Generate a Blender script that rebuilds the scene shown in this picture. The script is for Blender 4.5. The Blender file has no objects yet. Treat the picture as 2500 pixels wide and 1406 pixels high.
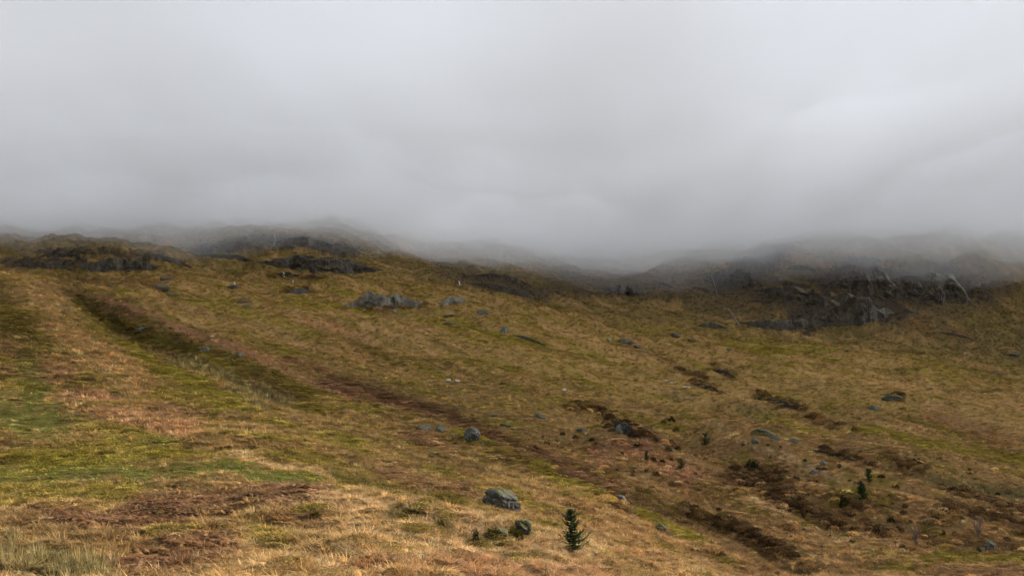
import bpy, bmesh, math, random
import numpy as np
from mathutils import Vector, Matrix, Euler

scene = bpy.context.scene
COL = scene.collection
rng = np.random.default_rng(7)
random.seed(7)

# ------------------------------------------------------------------ camera
F_PX, CX, HOR, IW, IH = 2450.0, 1250.0, 1000.0, 2500.0, 1406.0     # focal length, principal column, eye-level row of the photo
cam_d = bpy.data.cameras.new("camera")
cam = bpy.data.objects.new("camera", cam_d)
COL.objects.link(cam)
cam.location = (0, 0, 0)
cam.rotation_euler = (math.pi / 2, 0, 0)
cam_d.sensor_fit = 'HORIZONTAL'
cam_d.sensor_width = 36.0
cam_d.lens = 36.0 * F_PX / IW
cam_d.shift_x = 0.0
cam_d.shift_y = (HOR - IH / 2) / IW
cam_d.clip_start = 0.1
cam_d.clip_end = 6000
scene.camera = cam

# ------------------------------------------------------------------ sky, sun, exposure
SUN_EL, SUN_AZ = math.radians(38), math.radians(66)     # azimuth clockwise from the view direction (+Y)
world = bpy.data.worlds.new("World")
scene.world = world
world.use_nodes = True
nt = world.node_tree
nt.nodes.clear()
w_out = nt.nodes.new('ShaderNodeOutputWorld')
w_bg = nt.nodes.new('ShaderNodeBackground')
w_sky = nt.nodes.new('ShaderNodeTexSky')
w_sky.sky_type = 'NISHITA'
w_sky.sun_disc = False
w_sky.sun_elevation = SUN_EL
w_sky.sun_rotation = SUN_AZ
w_sky.altitude = 200
w_sky.air_density = 1.0
w_sky.dust_density = 1.0
w_hsv = nt.nodes.new('ShaderNodeHueSaturation')
w_hsv.inputs['Saturation'].default_value = 0.42          # sunlight diffused by a closed cloud deck is nearly grey
nt.links.new(w_sky.outputs['Color'], w_hsv.inputs['Color'])
w_tc = nt.nodes.new('ShaderNodeTexCoord')
w_no = nt.nodes.new('ShaderNodeTexNoise')
w_no.inputs['Scale'].default_value = 2.2
w_no.inputs['Detail'].default_value = 4
nt.links.new(w_tc.outputs['Generated'], w_no.inputs['Vector'])
w_mr = nt.nodes.new('ShaderNodeMapRange')
w_mr.inputs['From Min'].default_value = 0.3
w_mr.inputs['From Max'].default_value = 0.7
w_mr.inputs['To Min'].default_value = 0.86
w_mr.inputs['To Max'].default_value = 1.14
nt.links.new(w_no.outputs['Fac'], w_mr.inputs['Value'])
w_mul = nt.nodes.new('ShaderNodeVectorMath')
w_mul.operation = 'SCALE'
nt.links.new(w_hsv.outputs['Color'], w_mul.inputs[0])
nt.links.new(w_mr.outputs['Result'], w_mul.inputs['Scale'])
nt.links.new(w_mul.outputs['Vector'], w_bg.inputs['Color'])
w_bg.inputs['Strength'].default_value = 0.06
nt.links.new(w_bg.outputs['Background'], w_out.inputs['Surface'])

sun_d = bpy.data.lights.new("sun", 'SUN')
sun_d.energy = 1.5
sun_d.angle = math.radians(10)
sun_d.color = (1.0, 0.985, 0.96)
sun = bpy.data.objects.new("sun", sun_d)
COL.objects.link(sun)
sdir = Vector((math.sin(SUN_AZ) * math.cos(SUN_EL), math.cos(SUN_AZ) * math.cos(SUN_EL), math.sin(SUN_EL)))
sun.rotation_euler = (-sdir).to_track_quat('-Z', 'Y').to_euler()
sun.location = (60, 60, 120)

scene.view_settings.view_transform = 'Standard'
scene.view_settings.look = 'None'
scene.view_settings.gamma = 1.0
scene.view_settings.use_curve_mapping = False
scene.view_settings.exposure = 2.4
scene.render.engine = 'CYCLES'
cy = scene.cycles
cy.max_bounces = 14
cy.diffuse_bounces = 2
cy.glossy_bounces = 1
cy.transmission_bounces = 2
cy.volume_bounces = 10
cy.transparent_max_bounces = 8
cy.use_denoising = True
cy.caustics_reflective = False
cy.caustics_refractive = False

# ------------------------------------------------------------------ noise and interpolation
_perm = rng.permutation(4096)
_ang = rng.random(4096) * 2 * np.pi
_gx, _gy = np.cos(_ang), np.sin(_ang)


def perlin(x, y, seed=0):
    x = np.asarray(x, float) + seed * 37.31
    y = np.asarray(y, float) - seed * 19.77
    xi = np.floor(x).astype(np.int64)
    yi = np.floor(y).astype(np.int64)
    fx, fy = x - xi, y - yi
    u = fx * fx * fx * (fx * (fx * 6 - 15) + 10)
    v = fy * fy * fy * (fy * (fy * 6 - 15) + 10)

    def g(ix, iy, dx, dy):
        k = _perm[(_perm[ix & 4095] + iy) & 4095]
        return _gx[k] * dx + _gy[k] * dy
    a = g(xi, yi, fx, fy)
    b = g(xi + 1, yi, fx - 1, fy)
    c = g(xi, yi + 1, fx, fy - 1)
    d = g(xi + 1, yi + 1, fx - 1, fy - 1)
    return (a + u * (b - a) + v * (c - a + u * (a - b - c + d))) * 1.5


def fbm(x, y, octv=4, seed=0, gain=0.5):
    s, a, n = 0.0, 1.0, 0.0
    for o in range(octv):
        s = s + a * perlin(x * 2 ** o, y * 2 ** o, seed + o * 3)
        n += a
        a *= gain
    return s / n * 1.3


def sstep(a, b, x):
    t = np.clip((x - a) / (b - a), 0, 1)
    return t * t * (3 - 2 * t)


# ------------------------------------------------------------------ the lie of the land: (photo column, [(row, metres away), ...])
PROFILE = {
    -700: [(1406, 14), (1200, 30), (1000, 60), (800, 90), (640, 130), (660, 170), (640, 330), (600, 370), (575, 400), (560, 470), (450, 620), (330, 900)],
    0: [(1406, 14), (1300, 22), (1200, 32), (1100, 45), (1000, 60), (900, 75), (800, 95), (710, 124), (664, 142), (690, 175), (690, 290),
        (665, 350), (640, 372), (600, 395), (575, 425), (560, 470), (450, 620), (330, 900)],
    130: [(1406, 14), (1300, 21.5), (1200, 31.5), (1100, 45), (1000, 61), (900, 80), (800, 102), (720, 128), (692, 140), (705, 165), (695, 290),
          (665, 355), (645, 364), (605, 380), (588, 398), (590, 430), (560, 485), (450, 620), (330, 900)],
    200: [(1406, 14), (1300, 21), (1200, 31), (1100, 45), (1000, 61), (900, 82), (820, 102), (752, 120), (778, 128), (712, 142), (730, 165), (700, 290),
          (664, 358), (630, 364), (590, 395), (595, 430), (560, 485), (450, 620), (330, 900)],
    300: [(1406, 14), (1300, 21), (1200, 31), (1100, 45), (1000, 62), (900, 85), (835, 103), (852, 114), (742, 136), (755, 160), (700, 300),
          (664, 360), (625, 366), (594, 396), (600, 432), (555, 485), (450, 620), (330, 900)],
    400: [(1406, 14), (1300, 21), (1200, 31), (1100, 45), (1000, 65), (920, 85), (868, 100), (880, 112), (782, 132), (790, 160), (730, 265), (690, 325),
          (662, 370), (630, 376), (604, 396), (612, 425), (555, 485), (450, 620), (330, 900)],
    500: [(1406, 14), (1300, 21), (1200, 30.5), (1100, 45), (1000, 67), (930, 88), (893, 102), (820, 129), (828, 155), (770, 245), (700, 325),
          (650, 385), (622, 425), (580, 465), (555, 495), (450, 620), (330, 900)],
    600: [(1406, 14), (1300, 21), (1205, 30), (1100, 45), (1000, 70), (950, 90), (925, 102), (856, 124), (866, 150), (800, 230), (750, 285), (700, 340),
          (650, 400), (612, 412), (585, 440), (553, 460), (560, 490), (500, 545), (330, 900)],
    720: [(1406, 14), (1300, 21), (1198, 31), (1160, 38), (1100, 48), (1020, 75), (968, 100), (917, 119), (925, 138), (870, 185), (800, 245), (750, 300), (700, 355),
          (664, 398), (618, 404), (585, 436), (556, 462), (566, 490), (500, 560), (330, 900)],
    850: [(1406, 15), (1300, 21.5), (1205, 31), (1202, 36), (1180, 41), (1100, 55), (1040, 79), (1000, 98), (974, 111), (980, 126), (920, 165), (850, 225), (800, 280),
          (752, 335), (712, 341), (690, 370), (660, 404), (625, 410), (590, 450), (568, 475), (500, 570), (330, 900)],
    1000: [(1406, 16), (1320, 21), (1222, 31), (1224, 36), (1190, 43), (1110, 62), (1066, 84), (1045, 100), (1022, 112), (1000, 125), (920, 185), (850, 240), (800, 290),
           (755, 338), (722, 345), (690, 385), (660, 430), (630, 470), (605, 520), (500, 610), (330, 900)],
    1120: [(1406, 18), (1340, 22), (1256, 30), (1258, 36), (1215, 44), (1130, 65), (1090, 84), (1068, 96), (1046, 108), (1020, 125), (940, 185), (850, 255), (800, 305),
           (755, 350), (725, 358), (690, 410), (650, 465), (620, 520), (500, 630), (330, 900)],
    1250: [(1406, 20), (1350, 24), (1294, 30), (1288, 37), (1245, 46), (1160, 66), (1112, 86), (1103, 96), (1060, 116), (1010, 140), (950, 185), (900, 225), (850, 272),
           (800, 320), (750, 370), (700, 425), (650, 485), (610, 540), (500, 650), (330, 900)],
    1420: [(1406, 23), (1345, 32), (1330, 37), (1280, 47), (1200, 65), (1158, 82), (1155, 92), (1130, 108), (1095, 130), (1040, 150), (1000, 170), (950, 215), (900, 262),
           (850, 310), (800, 352), (750, 400), (700, 450), (650, 510), (610, 555), (500, 660), (330, 900)],
    1540: [(1406, 29), (1380, 37), (1320, 48), (1250, 63), (1218, 76), (1206, 88), (1165, 104), (1098, 134), (1104, 150), (1050, 168), (1000, 195), (950, 240), (900, 290),
           (850, 335), (800, 378), (750, 424), (700, 470), (650, 520), (600, 565), (500, 650), (330, 900)],
    1640: [(1406, 35), (1370, 46), (1300, 60), (1272, 74), (1252, 87), (1200, 102), (1130, 128), (1118, 145), (1090, 158), (1040, 178), (1000, 202), (950, 252), (900, 302),
           (850, 345), (800, 388), (750, 430), (700, 472), (650, 520), (600, 562), (500, 640), (330, 900)],
    1780: [(1406, 48), (1360, 60), (1346, 74), (1322, 84), (1300, 92), (1200, 112), (1130, 134), (1075, 152), (1050, 170), (1000, 212), (950, 262), (900, 312),
           (850, 356), (800, 398), (750, 436), (700, 468), (650, 505), (600, 540), (500, 620), (330, 900)],
    1920: [(1406, 74), (1370, 82), (1330, 88), (1250, 104), (1150, 128), (1090, 146), (1050, 168), (1010, 208), (960, 262), (900, 315), (850, 362), (806, 408),
           (772, 414), (720, 445), (660, 480), (600, 520), (500, 590), (330, 900)],
    2070: [(1406, 76), (1350, 86), (1310, 94), (1260, 104), (1180, 124), (1120, 142), (1090, 152), (1060, 172), (1010, 220), (960, 268), (900, 322), (850, 366), (795, 418),
           (755, 426), (700, 450), (640, 480), (590, 512), (500, 580), (330, 900)],
    2250: [(1406, 75), (1355, 87), (1300, 97), (1230, 114), (1160, 134), (1100, 158), (1040, 198), (1000, 235), (950, 285), (900, 336), (850, 378), (790, 425),
           (730, 445), (660, 470), (590, 505), (560, 530), (500, 585), (330, 900)],
    2380: [(1406, 77), (1365, 88), (1340, 95), (1270, 108), (1215, 122), (1200, 136), (1130, 160), (1060, 200), (1000, 250), (950, 300), (900, 350), (850, 392), (790, 434),
           (730, 460), (650, 490), (580, 525), (480, 600), (330, 900)],
    2500: [(1406, 80), (1370, 88), (1330, 98), (1262, 112), (1245, 124), (1200, 140), (1100, 180), (1050, 215), (1000, 262), (950, 312), (900, 362), (850, 402), (800, 440),
           (740, 470), (650, 505), (570, 540), (480, 610), (330, 900)],
    3200: [(1406, 85), (1330, 100), (1200, 135), (1100, 170), (1000, 240), (900, 330), (800, 400), (700, 450), (600, 500), (480, 580), (330, 900)],
}
VS = 15.0
cu, cv, ce = [], [], []
for px, prof in PROFILE.items():
    az = math.atan((px - CX) / F_PX)
    for row, d in prof:
        cu.append(math.degrees(az))
        cv.append(math.log(d / math.cos(az)) * VS)
        ce.append((HOR - row) / F_PX * math.cos(az))
cu, cv, ce = map(np.array, (cu, cv, ce))


def _tps(r2):
    return 0.5 * r2 * np.log(r2 + 1e-9)


n = len(cu)
Kmat = _tps((cu[:, None] - cu) ** 2 + (cv[:, None] - cv) ** 2) + np.eye(n) * 0.15
Pm = np.c_[np.ones(n), cu, cv]
A = np.block([[Kmat, Pm], [Pm.T, np.zeros((3, 3))]])
sol = np.linalg.solve(A, np.r_[ce, 0, 0, 0])
tw, ta = sol[:n], sol[n:]


def elev(u, v):
    out = ta[0] + ta[1] * u + ta[2] * v
    for i in range(n):
        out = out + tw[i] * _tps((u - cu[i]) ** 2 + (v - cv[i]) ** 2)
    return out


# grid: azimuth columns (dense in view), distance rows (logarithmic)
az_in = np.radians(np.linspace(-29, 29, 960))
az_l = np.radians(-29 - (np.linspace(0, 1, 61)[1:] ** 1.6) * 151)[::-1]
az_r = np.radians(29 + (np.linspace(0, 1, 61)[1:] ** 1.6) * 151)
AZ = np.r_[az_l, az_in, az_r]
R = np.r_[np.geomspace(0.4, 11, 24)[:-1], np.geomspace(11, 600, 740), np.geomspace(600, 2600, 50)[1:]]
NA, NR = len(AZ), len(R)

# coarse evaluation of the smooth surface, then bilinear to the full grid
cA = np.radians(np.linspace(-37, 37, 260))
cR = np.geomspace(11, 950, 330)
LU, LV = np.meshgrid(np.degrees(cA), np.log(cR) * VS)
E0 = elev(LU, LV)


def bil(G, gi, gj):
    gi = np.clip(gi, 0, G.shape[0] - 1.001)
    gj = np.clip(gj, 0, G.shape[1] - 1.001)
    i, j = gi.astype(int), gj.astype(int)
    a, b = gi - i, gj - j
    return (G[i, j] * (1 - a) * (1 - b) + G[i + 1, j] * a * (1 - b) + G[i, j + 1] * (1 - a) * b + G[i + 1, j + 1] * a * b)


AA, RR = np.meshgrid(AZ, R)
X, Y = RR * np.sin(AA), RR * np.cos(AA)
gi = (np.log(np.clip(RR, 11, 950)) - math.log(11)) / (math.log(950) - math.log(11)) * (len(cR) - 1)
gj = (np.clip(np.degrees(AA), -37, 37) + 37) / 74 * (len(cA) - 1)
E = bil(E0, gi, gj)
Em = E0.mean(axis=1)
Emean = np.interp(gi[:, 0], np.arange(len(cR)), Em)[:, None]
wout = sstep(36, 130, np.abs(np.degrees(AA)))
E = E * (1 - wout) + Emean * wout
Z = E * RR
Z12 = E * 11.0
nearw = sstep(3, 13, RR)
Z = Z * nearw + (-1.75 - 0.03 * RR) * (1 - nearw)
Z = np.where(RR > 950, E * 950 + (RR - 950) * 0.12, Z)
lim = 330.0
Z = np.where(Z > lim - 80, lim - 80 + 80 * np.tanh((Z - lim + 80) / 80), Z)
# behind the viewer the ground levels out
Z = Z * (1 - wout) + np.minimum(Z, -2 + RR * 0.02) * wout

# downslope streaks on the far hillside, hummocks, tussocks
sa, ta_ = X * 0.6 - Y * 0.8, X * 0.8 + Y * 0.6
far = sstep(140, 230, RR)
wx, wy = X + 9 * perlin(X / 40, Y / 40, 5), Y + 9 * perlin(X / 40, Y / 40, 6)
s2, t2 = wx * 0.6 - wy * 0.8, wx * 0.8 + wy * 0.6
streak = perlin(s2 / 62, t2 / 15, 11) + 0.55 * perlin(s2 / 34, t2 / 7.5, 12) + 0.3 * perlin(s2 / 20, t2 / 4, 14)
Z += far * streak * 2.0
ter = perlin(X / 38, Y / 9, 15) + 0.6 * perlin(X / 20, Y / 5.5, 16)
Z += sstep(250, 330, RR) * ter * 1.1
Z += sstep(18, 60, RR) * (0.62 * fbm(X / 11, Y / 11, 3, 21) * (0.5 + 0.5 * sstep(30, 120, RR)))
rocky = sstep(0.05, 0.5, fbm(X / 45, Y / 45, 3, 24)) * sstep(330, 410, RR)
Z += rocky * (np.abs(perlin(X / 11, Y / 11, 25)) * 3.0 + np.abs(perlin(X / 5, Y / 5, 26)) * 1.6)
TUS = np.zeros_like(Z)
for lam, amp in ((0.62, 0.11), (1.1, 0.15), (2.1, 0.17), (4.2, 0.20)):
    dr = 0.0054 * RR
    fade = np.clip((lam / dr - 2.2) / 2.0, 0, 1) * sstep(5, 12, RR)
    TUS += amp * fade * perlin(X / lam, Y / lam, int(lam * 10))
Z += TUS

# ------------------------------------------------------------------ look-ups on that land
LR = np.log(R)
PROJ = HOR - F_PX * Z / np.maximum(Y, 0.1)


def gidx(x, y):
    r = np.hypot(x, y)
    a = np.arctan2(x, y)
    return np.interp(np.log(np.maximum(r, 0.41)), LR, np.arange(NR)), np.interp(a, AZ, np.arange(NA))


def height(x, y):
    i, j = gidx(np.asarray(x, float), np.asarray(y, float))
    return bil(Z, np.atleast_1d(i), np.atleast_1d(j))


def hgt(x, y):
    return float(height(x, y)[0])


def at(px, py, dmin=0.0):
    """The point of the land that the photograph shows at (px, py)."""
    a = math.atan((px - CX) / F_PX)
    j = float(np.interp(a, AZ, np.arange(NA)))
    j0 = int(j)
    w = j - j0
    col = PROJ[:, j0] * (1 - w) + PROJ[:, min(j0 + 1, NA - 1)] * w
    ok = (col <= py) & (R > max(dmin, 9))
    k = int(np.argmax(ok)) if ok.any() else NR - 1
    p0, p1 = col[k - 1], col[k]
    t = 0.0 if p0 <= py or p0 == p1 else (p0 - py) / (p0 - p1)
    r = R[k - 1] + (R[k] - R[k - 1]) * t
    x, y = r * math.sin(a), r * math.cos(a)
    return Vector((x, y, hgt(x, y)))



# sharper brows on the land, followed from the photograph: (photo points, height, half width)
MOUNDS = [(1545, 1122, 2.0, 7), (1760, 1066, 1.7, 7), (1690, 1200, 1.4, 5), (1990, 1232, 1.5, 5), (2250, 1262, 1.7, 6), (2130, 1185, 1.5, 6), (1850, 1112, 1.5, 6),
          (2380, 1062, 2.4, 12), (1335, 1062, 1.4, 6), (2310, 1135, 1.8, 8), (1110, 962, 1.8, 8), (720, 795, 2.6, 11), (1300, 905, 2.6, 11), (1590, 962, 2.2, 9),
          (1900, 905, 2.6, 11), (2200, 905, 2.8, 13), (960, 815, 2.4, 10), (1480, 830, 2.6, 12), (2040, 1010, 2.0, 9), (1450, 1180, 1.0, 4), (2400, 1190, 1.4, 6)]
for mx, my, mh, mr in MOUNDS:
    p = at(mx, my)
    m = np.nonzero((np.abs(X - p.x) < 4 * mr) & (np.abs(Y - p.y) < 4 * mr))
    ax, ay = (X[m] - p.x), (Y[m] - p.y)
    # mounds are drawn out down the slope
    al, ac = (ax * 0.6 - ay * 0.8) / (1.5 * mr), (ax * 0.8 + ay * 0.6) / mr
    Z[m] += mh * np.exp(-(al * al + ac * ac) * (1 + 0.35 * perlin(X[m] / 6, Y[m] / 6, 75)))
PROJ = HOR - F_PX * Z / np.maximum(Y, 0.1)
GULLIES = [
    ([(800, 935), (920, 963), (1040, 996), (1140, 1038), (1240, 1086), (1380, 1142), (1514, 1193), (1650, 1266), (1760, 1308), (1900, 1383)], 1.3, 2.6),
    ([(200, 745), (260, 795), (345, 842), (480, 885), (600, 935), (700, 980)], 1.2, 3.0), ([(1650, 905), (1730, 945), (1800, 970), (1900, 990), (2040, 1042)], 1.6, 3.5),
    ([(860, 840), (930, 870), (980, 890)], 1.6, 4.0), ([(1050, 838), (1130, 870), (1220, 900)], 1.4, 4.0), ([(1470, 1000), (1520, 1052), (1600, 1085), (1700, 1105)], 1.5, 3.0),
    ([(1830, 1170), (1930, 1240), (2050, 1290)], 1.0, 2.4), ([(1690, 1255), (1800, 1296), (1920, 1352)], 0.9, 2.0), ([(1980, 1102), (2090, 1126), (2200, 1160)], 1.0, 2.2),
    ([(1500, 840), (1600, 875), (1680, 912)], 1.4, 3.5), ([(2300, 1195), (2420, 1235), (2500, 1250)], 0.9, 2.2),
]
BROWS = [
    ([(190, 708), (330, 755), (450, 812), (600, 866), (740, 928), (850, 974)], 1.0, 3.0),
    ([(1000, 1037), (1120, 1080), (1240, 1112), (1400, 1166), (1560, 1236), (1700, 1312), (1840, 1396)], 0.7, 2.4),
    ([(1410, 1046), (1498, 1084)], 0.8, 3.0), ([(1553, 1074), (1652, 1112), (1718, 1146)], 0.9, 3.0),
    ([(1727, 1032), (1848, 1094), (1980, 1146), (2068, 1186)], 1.1, 3.2),
    ([(1830, 1042), (1960, 1072), (2080, 1108), (2200, 1152), (2330, 1182)], 0.9, 3.0),
    ([(700, 1214), (850, 1210), (1000, 1232), (1150, 1274), (1300, 1310), (1420, 1337)], 0.22, 1.1),
    ([(860, 787), (1000, 817), (1100, 862), (1180, 907)], 1.6, 5.0), ([(1130, 772), (1300, 832), (1500, 862), (1650, 902)], 1.3, 5.0),
    ([(1560, 872), (1700, 932), (1850, 987), (2000, 1032), (2130, 1067)], 1.2, 4.0), ([(2080, 1002), (2250, 1032), (2450, 1062)], 1.0, 4.0),
    ([(20, 706), (90, 760), (170, 850), (260, 930)], 0.6, 3.0), ([(620, 800), (760, 830), (900, 872), (1010, 900)], 1.3, 4.5),
    ([(1920, 905), (2080, 930), (2280, 960)], 1.2, 5.0), ([(2150, 1210), (2300, 1260), (2400, 1330)], 0.6, 2.4),
]
for line, hb, wb in BROWS + [(a_, -b_ / 1.5, c_) for a_, b_, c_ in GULLIES]:
    pts = []
    for (x0, y0), (x1, y1) in zip(line[:-1], line[1:]):
        for k in range(4):
            p = at(x0 + (x1 - x0) * k / 4, y0 + (y1 - y0) * k / 4)
            pts.append((p.x, p.y))
    p = at(*line[-1])
    pts.append((p.x, p.y))
    pts = np.array(pts)
    m = np.nonzero((X > pts[:, 0].min() - 4 * wb) & (X < pts[:, 0].max() + 4 * wb) & (Y > pts[:, 1].min() - 4 * wb) & (Y < pts[:, 1].max() + 4 * wb))
    qx, qy = X[m], Y[m]
    best = np.full(qx.shape, 1e9)
    for a, b in zip(pts[:-1], pts[1:]):
        e = b - a
        t = np.clip(((qx - a[0]) * e[0] + (qy - a[1]) * e[1]) / (e @ e + 1e-9), 0, 1)
        best = np.minimum(best, np.hypot(qx - a[0] - t * e[0], qy - a[1] - t * e[1]))
    Z[m] += 1.5 * hb * np.exp(-(best / wb) ** 2) * (0.75 + 0.4 * perlin(qx / 9, qy / 9, 71))
PROJ = HOR - F_PX * Z / np.maximum(Y, 0.1)

# ------------------------------------------------------------------ vegetation colours
KA = 1.25
SATURATION = 0.92


def lin(c):
    c = np.array(c, float) / 255
    return np.where(c <= 0.04045, c / 12.92, ((c + 0.055) / 1.055) ** 2.4)


VEG = {
    'straw': (166, 129, 77), 'pale': (190, 154, 104), 'pink': (164, 118, 80), 'olive': (122, 104, 45), 'moss': (126, 112, 30), 'green': (108, 110, 44),
    'bracken': (108, 74, 50), 'brown': (104, 78, 46), 'heather': (70, 50, 30), 'dark': (76, 64, 24), 'rush': (110, 100, 58), 'fell': (86, 73, 53),
    'peat': (44, 32, 24), 'scree': (64, 58, 52),
}
VA = {}
for k, v in VEG.items():
    c_ = lin(v) * KA
    VA[k] = c_.mean() + (c_ - c_.mean()) * SATURATION
NAMES = list(VEG)

W = {k: np.zeros(Z.shape) for k in NAMES}
PXg = CX + F_PX * np.clip(X / np.maximum(Y, 0.5), -3, 3)
PYg = HOR - F_PX * (Z - TUS) / np.maximum(Y, 0.5)
n_big = fbm(X / 30, Y / 30, 4, 31)
n_mid = fbm(X / 7, Y / 7, 4, 32)
n_sm = fbm(X / 2.2, Y / 2.2, 3, 33)
n_st = perlin(s2 / 45, t2 / 6, 34) + 0.6 * perlin(s2 / 22, t2 / 3, 35) + 0.4 * perlin(s2 / 10, t2 / 1.7, 37)
n_te = perlin(X / 26, Y / 9, 38) + 0.6 * perlin(X / 11, Y / 5, 39)

LRg = np.log(RR)
n_pa = fbm(AA * 75, LRg * 36, 4, 61, 0.6)
n_pb = fbm(AA * 230, LRg * 110, 3, 62, 0.6)
n_pc = fbm(AA * 110 + LRg * 18, LRg * 60, 4, 63, 0.6)
# underlying cover by distance
nearf = 1 - sstep(25, 45, RR)
midf = (1 - sstep(140, 190, RR)) * (1 - nearf)
farf = 1 - nearf - midf
right = sstep(1150, 1500, PXg)
W['straw'] += nearf * 0.7 + midf * (0.55 + 0.25 * right) + farf * 0.58
W['olive'] += nearf * 0.30 + midf * (0.45 - 0.15 * right) + farf * 0.60
W['pink'] += midf * right * 0.45
W['fell'] += sstep(330, 450, RR) * 0.9
W['straw'] *= 1 - 0.7 * sstep(340, 450, RR)
mod = lambda a, b, nn: sstep(a, b, nn)
W['moss'] += 1.0 * mod(0.05, 0.5, n_mid + 0.4 * n_sm + 0.3 * n_pa) * midf + farf * 1.1 * mod(0.15, 0.75, n_st + 0.4 * n_te) * (1 - 0.6 * sstep(330, 430, RR))
W['brown'] += 0.55 * mod(0.1, 0.5, n_big - 0.5 * n_mid) * midf + farf * 0.6 * mod(0.15, 0.8, -n_st + 0.5 * n_big) + 0.4 * nearf * mod(0.1, 0.5, n_mid)
W['straw'] += farf * 0.8 * mod(0.1, 0.8, -n_st - 0.3 * n_te)
W['pale'] += farf * 0.8 * mod(0.42, 1.0, 0.7 * n_te - n_st) * (1 - sstep(320, 400, RR))
W['dark'] += farf * 1.25 * mod(0.38, 0.95, n_te - 0.5 * n_st) + midf * 0.9 * mod(0.28, 0.55, n_sm + 0.5 * n_mid)
W['heather'] += midf * right * 0.8 * mod(0.34, 0.55, fbm(X / 3.4, Y / 3.4, 3, 41))
W['bracken'] += 0.5 * mod(0.15, 0.5, fbm(X / 16, Y / 16, 3, 42)) * (nearf + midf) * (1 - 0.6 * right)
W['bracken'] += sstep(300, 400, RR) * 0.5 * mod(0.1, 0.5, fbm(X / 25, Y / 12, 3, 43))

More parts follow.
